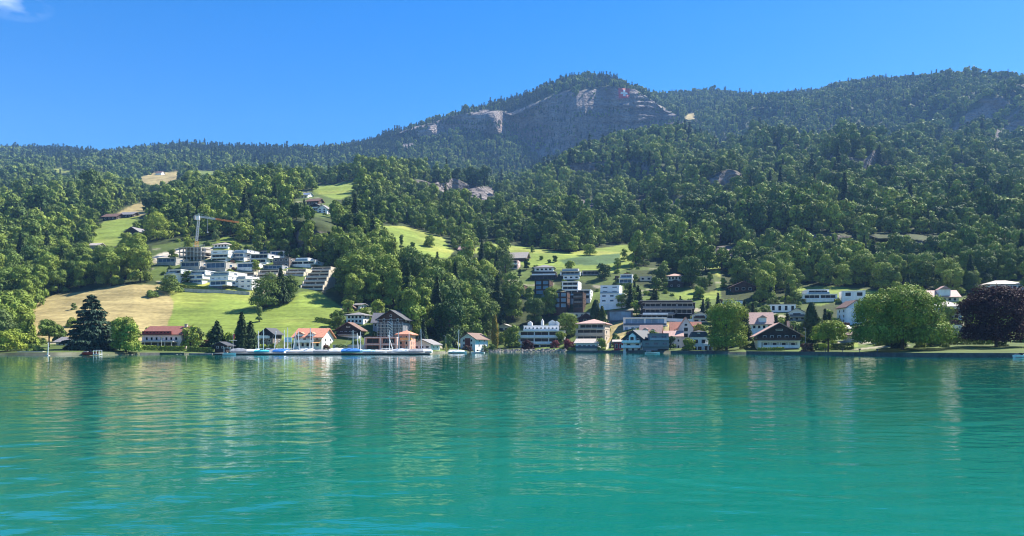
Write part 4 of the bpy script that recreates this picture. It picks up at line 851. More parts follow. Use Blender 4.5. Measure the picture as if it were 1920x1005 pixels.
V('small cottage row with grey roofs above the purple timber chalet', 'the grey roofed cottage row', 1081, 596, 50, [(10,0,1,0,'win5')], wall='sandwall', slab='tilegrey', roofm='tilegrey', rot=-8, d=9, group=VG, name='house', cat='house')
H('dark purple brown timber chalet with white framed windows', 'the purple timber chalet', 1099, 611, 28, 15, 8, rot=-8, wall='purplewood', roofm='tilebrown', rows=[(9,2,5,4,.25,.95),(2,3,5,4)], ov=1.1, name='chalet', cat='chalet')
V('long black timber house with a white balcony line below the crop field', 'the long black timber house', 1019, 524, 50, [(8,0,1,0,'rail'),(7,.05,.95,3,'glass')], wall='darkwood', slab='tilegrey', rail='white', rot=-8, d=10, fm='darkgrey')
H('grey white house with a broad grey roof behind the long black timber house', 'the broad grey roofed house', 1020, 509, 36, 8, 6, rot=-10, roof='hip', wall='bluewhite', roofm='tilegrey', rows=[(2,4,5,4)])
V('grey and white terraced villa with a roof pergola below the crop field', 'the pergola villa', 1069, 524, 38, [(8,.15,.95,0,'win3'),(8,0,1,2,'rail'),(5,.1,.9,5,'glass')], wall='white', slab='sandwall', rot=-8, d=10)
V('low grey house sunk behind the trees right of the pergola villa', 'the low grey house', 1108, 516, 34, [(9,0,1,0,'glass')], wall='bluegrey', slab='tilegrey', rot=-8, d=9)
V('white two storey house at the foot of the little orchard path', 'the white two storey house', 1173, 531, 25, [(9,0,1,0,'rail'),(8,.1,1,2,'glass')], gm='blueglass', rot=-14, d=9)
H('white house with a pink hipped roof above the dark shed', 'the pink hipped house', 1265, 527, 28, 10, 5, rot=-12, roof='hip', wall='white', roofm='tilepink', rows=[(3,4,4,5)])
H('black timber shed with a low gable in front of the pink hipped house', 'the black timber shed', 1266, 539, 30, 8, 6, rot=-6, wall='darkwood', roofm='slate', rows=[(2,2,4,3)], name='shed', cat='shed')
V('pale low house with small windows half hidden by shrubs', 'the pale low house', 1211, 527, 22, [(9,0,1,0,'win2')], wall='sandwall', rot=-8, d=7)
H('long hay barn with a weathered grey roof on the meadow', 'the hay barn', 969, 489, 34, 6, 11, d=11, rot=-16, roof='side', wall='brownwood', roofm='tilepale', rows=(), ov=1.0, name='barn', cat='barn', group=None)
V('pink farmhouse with white balcony bands below the hay barn', 'the pink farmhouse', 958, 504, 26, [(8,0,1,0,'rail'),(8,0,1,0,'rail')], wall='pinkwall', slab='pinkwall', rail='white', rot=-10, d=10, name='farmhouse', cat='farmhouse', group=None, roofm='tilebrown')
# ---- terraced villas on the left
TG = 'modern villas of the terraced settlement'
V('white villa with three dark openings, leftmost of the lowest row', 'the leftmost lowest villa', 322, 531, 36, [(9,0,.78,0,'win2'),(9,0,.8,0,'win2'),(8,.15,1,5,'glass')], rot=-20, d=13, group=TG)
V('white villa with blue glazed front above the clipped hedge, second in the lowest row', 'the second lowest villa', 367, 531, 38, [(8,.05,.9,0,'glass'),(8,.05,.95,0,'bays'),(8,.1,1,4,'glass')], gm='blueglass', rot=-20, d=13, group=TG)
V('largest white villa with a dark garage and blue window band below', 'the largest white villa', 409, 541, 42, [(6,.0,.7,0,'wall','darkgrey'),(10,.02,.95,1,'glass'),(8,.02,1,2,'win3'),(8,.1,1,5,'glass')], gm='blueglass', rot=-18, d=13, group=TG)
V('white villa with a blue glass corner and pale shutters, rightmost of the lowest row', 'the blue cornered villa', 455, 541, 40, [(9,0,1,0,'win3'),(9,.0,1,0,'win3'),(6,.05,.62,3,'glass')], gm='blueglass', rot=-18, d=12, group=TG)
V('low villa under a slanting blue glass front, leftmost of the middle row', 'the leftmost slanting villa', 311, 497, 42, [(5,.05,1,0,'wall','concrete'),(9,0,1,2,'glass')], wall='concrete', slab='concrete', gm='blueglass', rot=-14, d=12, group=TG, roofm='greenroof')
V('low villa under a slanting blue glass front, middle one of its row', 'the middle slanting villa', 355, 505, 42, [(5,.05,1,0,'wall','concrete'),(10,0,1,2,'glass')], wall='concrete', slab='concrete', gm='blueglass', rot=-14, d=12, group=TG, roofm='greenroof')
V('low villa with the tallest slanting blue glass front beside the grass strip', 'the tallest slanting villa', 403, 507, 44, [(4,.05,1,0,'wall','concrete'),(12,0,1,2,'glass')], wall='concrete', slab='concrete', gm='blueglass', rot=-14, d=12, group=TG, roofm='greenroof')
V('white framed villa with a dark blue window between two grass strips', 'the white framed villa', 459, 507, 36, [(5,.05,.9,0,'win3'),(10,0,1,2,'glass')], gm='blueglass', rot=-14, d=11, group=TG, roofm='greenroof')
V('three storey white villa right of the construction site', 'the three storey white villa', 412, 489, 38, [(6,0,.9,0,'glass'),(7,0,1,0,'glass'),(7,0,1,0,'win2')], rot=-16, d=13, group=TG)
V('grey blue glazed villa with a mono pitched top beside the three storey white villa', 'the grey blue glazed villa', 448, 489, 32, [(7,0,.85,0,'glass'),(8,0,.85,0,'glass'),(6,.15,1,3,'win2')], gm='blueglass', rot=-16, d=11, wall='white', slab='bluegrey', group=TG, roofm='slate')
V('dark banded villa with a white right flank', 'the dark banded villa', 486, 493, 40, [(8,0,.9,0,'glass'),(9,0,1,0,'glass')], slab='bluegrey', rot=-16, d=11, group=TG)
V('brownish grey cube villa with scattered small windows', 'the brownish grey villa', 527, 501, 32, [(9,0,1,0,'win3'),(9,0,1,0,'win3')], wall='greywood', slab='greywood', rot=-12, d=11, group=TG)
V('long white villa with a dark ribbon window and a small upper storey', 'the ribbon window villa', 568, 501, 50, [(5,0,.8,0,'win4'),(7,0,1,0,'glass'),(6,.18,.7,3,'win3')], rot=-12, d=11, group=TG)
V('topmost small blue glazed villa under the shaded rock wall', 'the topmost glazed villa', 520, 482, 28, [(12,0,1,0,'glass')], slab='tilegrey', gm='blueglass', rot=-12, d=9, group=TG)
V('topmost low grey villa left of the topmost glazed villa', 'the topmost grey villa', 494, 478, 22, [(8,0,1,0,'glass')], wall='bluegrey', slab='tilegrey', gm='blueglass', rot=-12, d=9, group=TG)
V('dark solar roofed villa beside the concrete terraces', 'the solar roofed villa', 511, 505, 40, [(9,0,1,0,'glass')], wall='bluegrey', slab='slate', roofm='slate', gm='blueglass', rot=-12, d=11, group=TG)
H('small white house with a pale hipped roof on the green mound', 'the mound house', 414, 465, 30, 7, 5, rot=-12, roof='hip', wall='white', roofm='tilepale', rows=[(2,4,3.5,4)])
def terraces(label, short, px, py, w, n, hh, sb, rot, Y=None, extra=None):
    root, k = base('terrace_house', label, 'terrace house', px, py, w, n*hh, rot, 'concrete terrace houses', short, Y)
    W = w*k; hz, s = hh*k, sb*k
    for i in range(n):
        z, y = i*hz, i*s
        MB().box(-W/2+.3, W/2-.3, y+2.2, y+12, z-(5 if i == 0 else 0), z+hz-.3).build('wall', M('tan'), root)
        for j in range(2): window(root, (-.23+.46*j)*W, z+.25, W*.4, hz-.75, y+2.2, fm='greywood')
        MB().box(-W/2, W/2, y-.2, y+.1, z-.35, z+.75).build('parapet', M('concrete'), root)
        MB().box(-W/2+.305, W/2-.305, y+.102, y+2.19, z-.3, z).build('terrace', M('concrete'), root)
        for sx in (-1, 1): MB().box(sx*W/2-.3*(sx > 0), sx*W/2+.3*(sx < 0), y+.103, y+12.1, z-(5 if i == 0 else .3), z+hz-.02).build('side_wall', M('sandwall'), root)
        q = MB().box(-W/2+.31, W/2-.31, y+1.2, y+12, z+hz-.297, z+hz-.05).build('roof' if i == n-1 else 'floor_slab', M('sandwall'), root)
    MB().box(-W/2+.6, W/2-.6, (n-1)*s+1.5, (n-1)*s+11.5, n*hz-.047, n*hz+.1).build('roof_planting', M('greenroof'), root)
    return root
terraces('stepped concrete terrace house with five tiers and a curved lowest balcony', 'the five tier terrace house', 584, 543, 46, 4, 8.5, 8, -12)
terraces('upper concrete terrace house with two tiers and a red sunshade', 'the upper terrace house', 598, 513, 40, 2, 7, 8, -12)
terraces('two tier concrete terrace house right of the dark clump of trees', 'the right two tier terrace house', 551, 517, 40, 2, 7, 8, -12)
terraces('two tier concrete terrace house left of the dark clump of trees', 'the left two tier terrace house', 499, 521, 42, 2, 8, 8, -12)
terraces('low single concrete terrace house behind the blue cornered villa', 'the single tier terrace house', 458, 518, 40, 1, 8, 8, -12)
terraces('narrow concrete terrace house at the edge of the wood', 'the narrow terrace house', 618, 536, 18, 3, 8, 8, -12)
# ---- hamlets
HG = 'chalets of the hillside hamlets'
H('dark chalet with a broad roof, left one on the far left hamlet slope', 'the left hamlet chalet', 205, 413, 28, 7, 7, rot=-10, wall='darkwood', roofm='tilebrown', roof='side', rows=[(2,3,3,3)], ov=1.0, name='chalet', cat='chalet', group=HG)
H('dark chalet right of the left hamlet chalet under the straw slope', 'the right hamlet chalet', 236, 408, 26, 6, 6, rot=-8, wall='darkwood', roofm='tilegrey', roof='side', rows=[(2,3,3,3)], ov=1.0, name='chalet', cat='chalet', group=HG)
H('dark gabled chalet with a white front lower on the hamlet slope', 'the lower hamlet chalet', 248, 441, 28, 7, 8, rot=-14, wall='white', upper=('darkwood', 4), roofm='tilegrey', rows=[(1,3,4,3)], ov=1.2, name='chalet', cat='chalet', group=HG)
H('small sandy farm shed at the bottom of the hamlet meadow', 'the sandy farm shed', 174, 466, 20, 6, 5, rot=-10, roof='side', wall='sandwall', roofm='tilepale', rows=[(1,2,3,3)], name='shed', cat='shed', group=HG)
H('tiny farmhouse on top of the straw slope', 'the straw slope farmhouse', 272, 381, 14, 5, 5, rot=-10, roof='side', wall='brownwood', roofm='tilebrown', rows=[(1,2,2.5,2.5)], name='farmhouse', cat='farmhouse', group=HG)
H('pale house with a silver roof, upper one of the plateau hamlet', 'the silver roofed house', 564, 372, 28, 6, 6, rot=-14, roof='side', wall='white', roofm='metal', rows=[(1,4,3,3)], group='houses of the plateau hamlet')
H('dark chalet in the middle of the plateau hamlet', 'the middle plateau chalet', 586, 383, 24, 6, 6, rot=-14, roof='side', wall='brownwood', roofm='tilebrown', rows=[(1,3,3,3)], name='chalet', cat='chalet', group='houses of the plateau hamlet')
H('white and dark chalet, lowest left of the plateau hamlet', 'the lowest plateau chalet', 590, 395, 26, 8, 6, rot=-14, wall='white', upper=('darkwood', 4), roofm='tilegrey', rows=[(1,3,4,3)], balc=((4,0,1,'white'),), name='chalet', cat='chalet', group='houses of the plateau hamlet')
H('white gabled chalet at the right of the plateau hamlet', 'the right plateau chalet', 604, 399, 20, 8, 7, rot=-14, wall='white', roofm='tilegrey', rows=[(1,2,4,3),(5,2,4,2.5)], name='chalet', cat='chalet', group='houses of the plateau hamlet')
H('tiny white farmhouse on the distant straw clearing', 'the distant farmhouse', 297, 328, 12, 4, 4, rot=-10, roof='side', wall='white', roofm='tilebrown', rows=(), name='farmhouse', cat='farmhouse', group=None)
H('tiny pale hut high on the dark wooded slope', 'the high hut', 553, 329, 14, 4, 4, rot=-10, roof='side', wall='sandwall', roofm='tilepale', rows=(), name='hut', cat='hut', group=None)
H('pink roofed farmhouse peeping out behind the meadow conifers', 'the meadow farmhouse', 872, 473, 24, 6, 7, rot=-10, roof='side', wall='pinkwall', roofm='tilepink', rows=[(1,3,3,3)], name='farmhouse', cat='farmhouse', group=None)
# ---- construction site and tower crane
root, k = base('building_shell', 'unfinished concrete building shell behind scaffolding below the tower crane', 'building site', 360, 488, 58, 20, -12, None, 'the building shell')
W = 58*k; b = MB(); c = MB()
for i in range(4): b.box(-W/2, W/2*(1-.12*i), 0, 11, i*2.4-.3-(4 if i == 0 else 0), i*2.4)
b.build('floor_slab', M('concrete'), root)
for i in range(3):
    for j in range(7): MB().box(-.2, .2, .3, .7, i*2.4+.003, i*2.4+2.097).build('column', M('concrete'), root, loc=(-W*.47+W*.13*j, 0, 0))
MB().box(-W*.45, W*.3, 5, 5.3, .01, 7).build('core_wall', M('bluegrey'), root)
s2 = MB()
for j in range(9): s2.tube((W*.1+W*.05*j, -1.2, -2), (W*.1+W*.05*j, -1.2, 8.4), .05, n=4)
for i in range(5): s2.box(W*.1, W*.5, -1.5, -.6, i*2-.05, i*2)
s2.build('scaffold', M('metal'), root)
p = ground(368, 466); k = p.y/F
cr = empty('tower_crane', p, 0, 'tower crane with an orange mast foot and a long sloping jib above the villas', 'tower crane')
def lattice(p, q, w, n, bays):
    b = MB(); p, q = Vector(p), Vector(q); d = (q-p).normalized(); u = d.orthogonal().normalized(); v = d.cross(u)
    cs = [u*w+v*w, u*-w+v*w, u*-w-v*w, u*w-v*w]
    for c in cs: b.tube(p+c, q+c, .09, n=4)
    for i in range(bays):
        a, e = p.lerp(q, i/bays), p.lerp(q, (i+1)/bays)
        for j in range(4): b.tube(a+cs[j], e+cs[(j+1) % 4], .05, n=4)
    return b
HT = 60*k
lattice((0,0,-2), (0.15,0,14*k), .75, 4, 5).build('mast_foot', M('craneorange'), cr)
lattice((0.15,0,14*k), (5*k,0,HT), .5, 4, 14).build('mast', M('cranegrey'), cr)
jb = Vector((5*k, 0, HT)); je = Vector((84*k, -4, 47*k)); jm = jb.lerp(je, .42)
lattice(jb, jm, .34, 4, 10).build('jib', M('cranegrey'), cr)
lattice(jm, je, .30, 4, 12).build('jib_tip', M('craneorange'), cr)
lattice(jb, jb+Vector((-9*k, .5, 1.2*k)), .45, 4, 4).build('counter_jib', M('cranegrey'), cr)
MB().box(-9*k+jb.x, -6*k+jb.x, -.7, .8, HT-1.8, HT+.3).build('counterweight', M('concrete'), cr)
MB().tube(jb, jb+Vector((0,0,6*k)), .35, .1).tube(jb+Vector((0,0,6*k)), jm, .05, n=4).tube(jb+Vector((0,0,6*k)), jb+Vector((-9*k,.5,1.2*k)), .05, n=4).build('tower_top', M('cranegrey'), cr)
MB().box(jb.x-.9, jb.x+.9, -1.9, -.5, HT-2.2, HT-.2).build('cabin', M('white'), cr)
h0 = jb.lerp(je, .22); MB().tube(h0, h0-Vector((0,0,26*k)), .05, n=4).box(h0.x-.3, h0.x+.3, h0.y-.3, h0.y+.3, h0.z-28*k, h0.z-26*k).build('hook', M('cranegrey'), cr)
# ---- flag on the cliff
p = ground(1170, 176, 2000); k = p.y/F
fl = empty('cliff_flag', p+Vector((0, -9, 0)), R(8), 'huge red Swiss flag with a white cross hung on the grey cliff', 'flag')
n = 16; S = 21*k; vs = []; fs = []
def fz(u, v): return 1.6*math.sin(u*7+v*3)+1.0*math.sin(v*9-u*4)+6*v
for i in range(n+1):
    for j in range(n+1): vs.append(((i/n-.5)*S*1.02, fz(i/n, j/n), (j/n-.5)*S*.95))
for i in range(n):
    for j in range(n): a = i*(n+1)+j; fs.append((a, a+n+1, a+n+2, a+1))
b = MB().add(vs, fs); b.add([(x, y+.4, z) for x, y, z in vs], [f[::-1] for f in fs]); b.build('red_cloth', M('red'), fl)
c = MB()
def cell_(u0, u1, v0, v1):
    m = 4
    for i in range(m):
        for j in range(m):
            q = [(u0+(u1-u0)*a/m, v0+(v1-v0)*e/m) for a, e in ((i,j),(i+1,j),(i+1,j+1),(i,j+1))]
            c.add([((u-.5)*S*1.02, fz(u, v)-.5, (v-.5)*S*.95) for u, v in q], [(0,1,2,3)])
for u0, u1, v0, v1 in ((.40,.60,.18,.82), (.18,.40,.40,.60), (.60,.82,.40,.60)): cell_(u0, u1, v0, v1)
c.build('white_cross', M('flagwhite'), fl)
# ================================================================== SHORE, HARBOUR, BOATS
def at(px, Y, z): return Vector(((px-CX)/F*Y, Y, z))
# quay and dock
d0, d1 = at(399, 222, 0), at(806, 226, 0)
dk = empty('boat_dock', d0, math.atan2(d1.y-d0.y, d1.x-d0.x), 'long low concrete boat dock lined with covered sailing boats', 'dock')
Ld = (d1-d0).length
MB().box(0, Ld, 0, 18, .22, .55).build('deck', M('concrete'), dk)
MB().box(0, Ld, -.12, -.003, .02, .40).build('shade_strip', M('darkwood'), dk)  # dark strip painted in for the shadow line below the deck edge
pl = MB()
for i in range(int(Ld/2.6)): pl.tube((1+i*2.6, .4, -2), (1+i*2.6, .4, .215), .16, n=6)
o = pl.build('pile', M('darkwood'), dk); o['kind'] = 'stuff'

HULLS = {}
def hull_mesh(L, Wd, Hh, m):
    k = (round(L, 1), m)
    if k in HULLS: return HULLS[k]
    st = 11; b = MB(); vs = []; fs = []
    for i in range(st):
        t = i/(st-1); x = (t-.45)*L; w = Wd/2*(math.sin(math.pi*min(1, .28+.72*(1-t)**.0*(1-t**2.6)))**.8 if t < 1 else .02)
        w = Wd/2*(1-t**2.4)*(.82+.18*min(1, t*3)) + .02; sh = Hh*(1+.22*t*t)
        vs += [(x, -w, sh), (x, -w*.86, sh*.45), (x, -w*.25, -.05+.12*t), (x, w*.25, -.05+.12*t), (x, w*.86, sh*.45), (x, w, sh)]
    for i in range(st-1):
        a = i*6
        for j in range(5): fs.append((a+j, a+j+1, a+j+7, a+j+6))
        fs.append((a+5, a, a+6, a+11))
    fs += [(0, 1, 2, 3, 4, 5)[::-1], tuple(range((st-1)*6, st*6))]
    HULLS[k] = b.add(vs, fs).mesh('hull', M(m), False); return HULLS[k]
def tarp_mesh(L, Wd, z0, hgt, m):
    b = MB(); n = 9; vs = []; fs = []
    for i in range(n):
        t = i/(n-1); x = (-.44+.88*t)*L; w = Wd/2*(1-.8*max(0, t-.45)**1.5*1.6)*1.02; h = hgt*(.65+.35*math.sin(math.pi*t))*(1+.08*math.sin(i*2.3))
        vs += [(x, -w, z0-.28), (x, -w*1.01, z0+.05), (x, -w*.5, z0+h*.62), (x, 0, z0+h), (x, w*.5, z0+h*.62), (x, w*1.01, z0+.05), (x, w, z0-.28)]
    for i in range(n-1):
        for j in range(6): a = i*7+j; fs.append((a, a+1, a+8, a+7))
    fs += [tuple(range(7)), tuple(range((n-1)*7, n*7))[::-1]]
    return b.add(vs, fs).mesh('cover', M(m))
def sailboat(label, px, Y, z, L, rz, cover, mast=0, lean=0.0, hull='hullwhite', group='boats on the harbour dock', stay=True, name='sailboat'):
    o = empty(name, at(px, Y, z), R(rz), label, 'sailboat' if mast else 'boat', group)
    Wd, Hh = L*.36, L*.085+.15
    link('hull', hull_mesh(L, Wd, Hh, hull), o)
    if cover: link('cover', tarp_mesh(L, Wd, Hh, (.22+.09*math.sin(px*1.7))*L**.6+.1, cover), o)
    else: MB().box(-L*.3, L*.12, -Wd*.28, Wd*.28, Hh*.9, Hh+.42).build('cabin', M('hullwhite'), o)
    if mast:
        t = (lean*mast, 0, mast); b = MB().tube((0.1*L, 0, Hh*.6), (t[0]+.1*L, 0, mast), .14, .10, 6)
        b.tube((t[0]*.6+.1*L, -.55, mast*.62), (t[0]*.6+.1*L, .55, mast*.62), .03, n=4)
        mo = b.build('mast', M('mastwhite'), o)
        if stay: MB().tube((.5*L, 0, Hh), (t[0]*.95+.1*L, 0, mast*.95), .018, n=4).tube((-.42*L, 0, Hh), (t[0]+.1*L, 0, mast*.98), .018, n=4).build('rigging', M('metal'), mo)
        MB().tube((.08*L, 0, Hh+.75), (-.4*L, 0, Hh+.85), .07, n=6).build('boom', M('mastwhite'), o)
    return o
def motorboat(label, px, Y, z, L, rz, canopy='hullwhite', group=None, hull='hullwhite', name='motorboat'):
    o = empty(name, at(px, Y, z), R(rz), label, 'motorboat', group); Wd, Hh = L*.36, L*.12+.3
    link('hull', hull_mesh(L, Wd, Hh, hull), o)
    MB().prism([(-L*.05, Hh), (L*.16, Hh), (L*.06, Hh+.5)], -Wd*.38, Wd*.38, 'y').build('windscreen', M('glass'), o)
    MB().box(-L*.36, -L*.08, -Wd*.34, Wd*.34, Hh*.95, Hh+.28).build('seat', M('tarpgrey'), o)
    if canopy:
        c = MB().box(-L*.38, L*.12, -Wd*.45, Wd*.45, Hh+1.45, Hh+1.55).build('canopy', M(canopy), o)
        f = MB()
        for sx in (-.36, .1):
            for sy in (-.42, .42): f.tube((sx*L, sy*Wd, Hh*.9), (sx*L, sy*Wd, Hh+1.447), .035, n=5)
        f.build('canopy_frame', M('metal'), o)
    return o
def hx(h, Y): return h*Y/F
BG = 'boats on the harbour dock'
bl = [  # px, Y, L, rot, cover, mast px height, lean, label
 (448,226,6.0,6,'tarpgrey',0,0,'small boat under a grey cover at the left end of the dock'),
 (468,227,6.8,172,'tarpwhite',0,0,'large boat under a baggy white cover right of the grey covered boat'),
 (484,232,5.5,95,'tarpwhite',40,0,'sailing boat with a straight mast behind the turquoise cover, leftmost tall mast'),
 (491,224,5.6,8,'tarpteal',44,.0,'sailing boat under a bright turquoise cover'),
 (511,230,5.8,20,'tarpgrey',40,.08,'sailing boat under a grey cover with a slightly leaning mast'),
 (523,226,5.2,170,'tarpblue',0,0,'low boat under a pale cover with a blue stripe before the chalet'),
 (530,232,5.6,12,'tarpblue',42,0,'sailing boat under a small deep blue cover'),
 (539,236,5.6,100,'tarpwhite',46,0,'sailing boat moored stern out below the pale blue canopy'),
 (546,229,5.6,10,'tarpwhite',38,.14,'sailing boat with a mast leaning right below the pale blue canopy'),
 (564,230,5.6,174,'tarpwhite',40,.05,'white covered sailing boat in front of the orange roofed house'),
 (577,228,5.8,8,'tarpwhite',46,.05,'tallest masted sailing boat before the orange roofed house'),
 (586,234,5.4,96,'tarpwhite',36,-.03,'short masted sailing boat right of the tallest mast'),
 (601,226,5.6,6,'tarpgrey',0,0,'boat under a dark grey cover between the masts'),
 (616,228,5.8,176,'tarpgrey',0,0,'boat under a grey cover with a white bow below the dark gabled chalet'),
 (633,227,6.4,8,'tarpwhite',0,0,'boat under a rounded white cover left of the blue tarpaulin'),
 (658,224,7.2,4,'tarpblue',42,0,'big sailing boat under a bright blue tarpaulin'),
 (669,232,5.4,14,'tarpwhite',36,-.06,'white sailing boat behind the right end of the blue tarpaulin'),
 (676,236,5.4,100,'tarpwhite',38,.0,'sailing boat with a thin dark mast right of the blue tarpaulin'),
 (690,227,6.0,174,'tarpcyan',0,0,'boat under a pale cyan cover before the pink bay building'),
 (709,227,5.6,8,'tarpwhite',0,0,'low white dinghy before the pink bay building'),
 (727,229,5.8,6,'tarpwhite',40,0,'white sailing boat with an upright mast before the pink bay building'),
 (735,234,5.2,12,'tarpwhite',32,-.28,'white sailing boat with a strongly leaning mast'),
 (752,228,6.4,176,'tarpwhite',38,.04,'white covered sailing boat below the orange tower house'),
 (767,234,5.6,98,'tarpwhite',36,.0,'sailing boat behind the white covers right of the orange tower house'),
 (780,228,5.8,8,'tarpgrey',0,0,'small grey white boat left of the pale blue boathouse'),
 (794,230,7.0,174,'tarpwhite',44,.03,'sailing boat with the tall mast in front of the pale blue boathouse'),
]
for (q, Y, L, rz, cv, mh, ln, lb) in bl:
    sailboat(lb, q, Y, .55, L*.86, rz, cv, hx(mh, Y)+.2 if mh else 0, ln, group=BG)
sailboat('white sailing yacht with a white cover moored off the white boathouse', 856, 268, -.1, 6.6, 6, 'tarpwhite', hx(45, 268), .02, group=None)
motorboat('motorboat with a white canopy moored right of the white yacht', 897, 272, -.1, 4.8, 172)
motorboat('white motor launch moored before the dark grey cube house', 1222, 252, -.1, 5.0, 4, canopy=None)
motorboat('small white cabin boat with a boxy roof at the left end of the dock', 429, 214, -.1, 3.6, 10, canopy='hullwhite')
motorboat('red rowing boat drawn up below the great cedar', 168, 212, .1, 4.2, 4, canopy=None, hull='hullred')
motorboat('white dinghy at the right edge of the shore', 1912, 170, -.05, 3.2, 8, canopy=None)
bs = empty('swim_platform', at(183, 206, 0), 0, 'small white bathing ladder platform beside the red rowing boat', 'bathing platform')
MB().box(-.9, .9, -.8, .8, .35, .5).build('deck', M('hullwhite'), bs)
q = MB()
for x in (-.8, .8):
    for y in (-.7, .7): q.tube((x, y, -2), (x, y, 1.5), .07, n=6)
q.tube((-.8, -.7, 1.5), (.8, -.7, 1.5), .05).tube((-.8, .7, 1.5), (.8, .7, 1.5), .05); q.build('frame', M('mastwhite'), bs)
# poles and masts
def pole(name, label, cat, px, Y, z, hpx, r=.06, m='mastwhite', lean=0.0, top=None, group=None):
    h = hx(hpx, Y); o = empty(name, at(px, Y, z), 0, label, cat, group)
    MB().tube((0, 0, -1), (lean*h, 0, h), r*1.2, r*.7, 6).build('pole', M(m), o); return o, h
o, h = pole('flagpole', 'white flagpole with cross yard and red flag at the left dock end', 'flagpole', 437, 226, .5, 38)
MB().tube((-1.2, 0, h*.62), (1.2, 0, h*.62), .04).build('yard', M('mastwhite'), o)
MB().box(.06, .5, -.02, .02, h*.7, h*.95).build('flag', M('red'), o)
o, h = pole('windsock_pole', 'leaning white pole standing in the shallows on the far left', 'pole', 89, 205, -.5, 28, .13, lean=.07)
MB().box(-.5, .5, -.4, .4, -.4, .7).build('footing', M('palestone'), o)
o, h = pole('flagpole', 'slanting cream flagpole before the long pink inn', 'flagpole', 302, 244, 1.5, 22, .09, lean=.06); MB().tube((.06*h, 0, h), (.06*h, 0, h+.2), .12, .02, 8).build('finial', M('yellow'), o)
for q, Y, hp, lb in ((1510,226,42,'grey street lamp post left of the bright green maple'), (836,262,26,'street lamp at the right end of the harbour')):
    o, h = pole('street_lamp', lb, 'street lamp', q, Y, 1.2, hp, .07, 'grey')
    MB().tube((0, 0, h), (-.5, -.1, h+.15), .04).box(-.85, -.35, -.22, .02, h+.08, h+.22).build('lamp_head', M('grey'), o)
for q, pyb, hp, lb in ((1803,534,20,'leaning utility pole with cross arms on the wooded slope above the bungalow'), (1741,524,16,'thin utility pole above the giant tree'), (132,424,26,'cable pole at the top of the cutting on the left slope')):
    p = ground(q, pyb); k = p.y/F; o = empty('utility_pole', p, 0, lb, 'utility pole', 'utility poles')
    MB().tube((0, 0, -2), (-.4, 0, hp*k), .22, .14).build('pole', M('greywood'), o)
    for zz in (.78, .92): MB().box(-1.8, 1.0, -.1, .1, hp*k*zz, hp*k*zz+.25).build('cross_arm', M('greywood'), o)
# pale blue canopy on posts behind the masts
o = empty('boat_canopy', at(540, 250, 1.8), 0, 'pale blue canopy raised on posts behind the masts', 'canopy'); k = 250/F
MB().box(-7*k, 7*k, 0, .3, 12*k, 21*k).build('panel', M('tarpcyan'), o)
for s in (-1, 1): MB().tube((s*6*k, .15, -1), (s*6*k, .15, 12*k), .12).build('post', M('metal'), o)
# kayak stand
o = empty('paddle_board', at(836, 274, .5), 0, 'upright yellow paddle board at the end of the harbour', 'paddle board'); k = 272/F
MB().prism([(-2*k, 0), (2*k, 0), (2.4*k, 8*k), (1.4*k, 15*k), (0, 17*k), (-1.4*k, 15*k), (-2.4*k, 8*k)], -.06, .06, 'y').build('board', M('yellow'), o)
MB().prism([(0, .2), (.4, .2), (.1, .6)], .062, .1, 'y').build('fin', M('darkgrey'), o)
# walls along the shore
wall_strip('quay_wall', 'dark quay wall below the waterfront houses', 'quay wall', [(1062,662,301),(1100,662,299),(1150,662,288),(1208,662,264)], 1.0, .6, 'darkstone')
wall_strip('quay_wall', 'dark quay wall from the boat garage to the slate mansard house', 'quay wall', [(1258,662.5,262),(1300,662.5,261),(1340,662.5,259)], .9, .6, 'darkstone')
wall_strip('quay_wall', 'long dark quay wall edging the lawn before the giant tree', 'quay wall', [(1400,664,239),(1500,665.5,221),(1600,667,207),(1700,669,181),(1800,669.6,175.4),(1925,670,173.4)], 1.0, .5, 'darkstone')
wall_strip('quay_wall', 'pale stone quay wall below the hedge of the long pink inn', 'quay wall', [(262,666,226),(300,665.5,234),(345,665.5,235)], .7, .6, 'darkstone')
wall_strip('retaining_wall', 'pale retaining wall under the lowest row of terraced villas', 'retaining wall', [(342,547),(380,549),(420,550),(468,553)], 1.6, .5, 'palestone')
wall_strip('retaining_wall', 'grey retaining wall behind the blue tarpaulin boat', 'retaining wall', [(624,657,246),(654,657,246),(682,657,246)], 1.9, .5, 'grey')
wall_strip('retaining_wall', 'cream retaining wall beside the stone steps', 'retaining wall', [(1136,659,302),(1146,650,308)], 2.6, .5, 'cream')
wall_strip('retaining_wall', 'white garden wall below the wide brown apartments', 'retaining wall', [(1236,602),(1300,604)], 1.4, .4, 'white')
wall_strip('footbridge', 'pale jetty board at the left shore', 'jetty', [(32,662,216),(80,662,212)], .5, 1.6, 'palestone')
wall_strip('jetty', 'white jetty deck left of the small cabin boat', 'jetty', [(354,664,232),(398,664.5,228)], .3, 1.8, 'stone')
# bollards with flower tubs along the lawn
for i, q in enumerate((1548, 1580, 1612, 1645)):
    Y = np.interp(q, PX, sY)+2.5; o = empty('planter_post', (( q-CX)/F*Y, Y, .85), 0, 'dark planter post on the lawn edge before the giant tree', 'planter', 'planters on the lawn edge')
    MB().tube((0,0,-.3), (0,0,.75), .09).build('post', M('darkgrey'), o); MB().tube((0,0,.75), (0,0,1.1), .22, .38, 10).build('tub', M('darkgrey'), o)
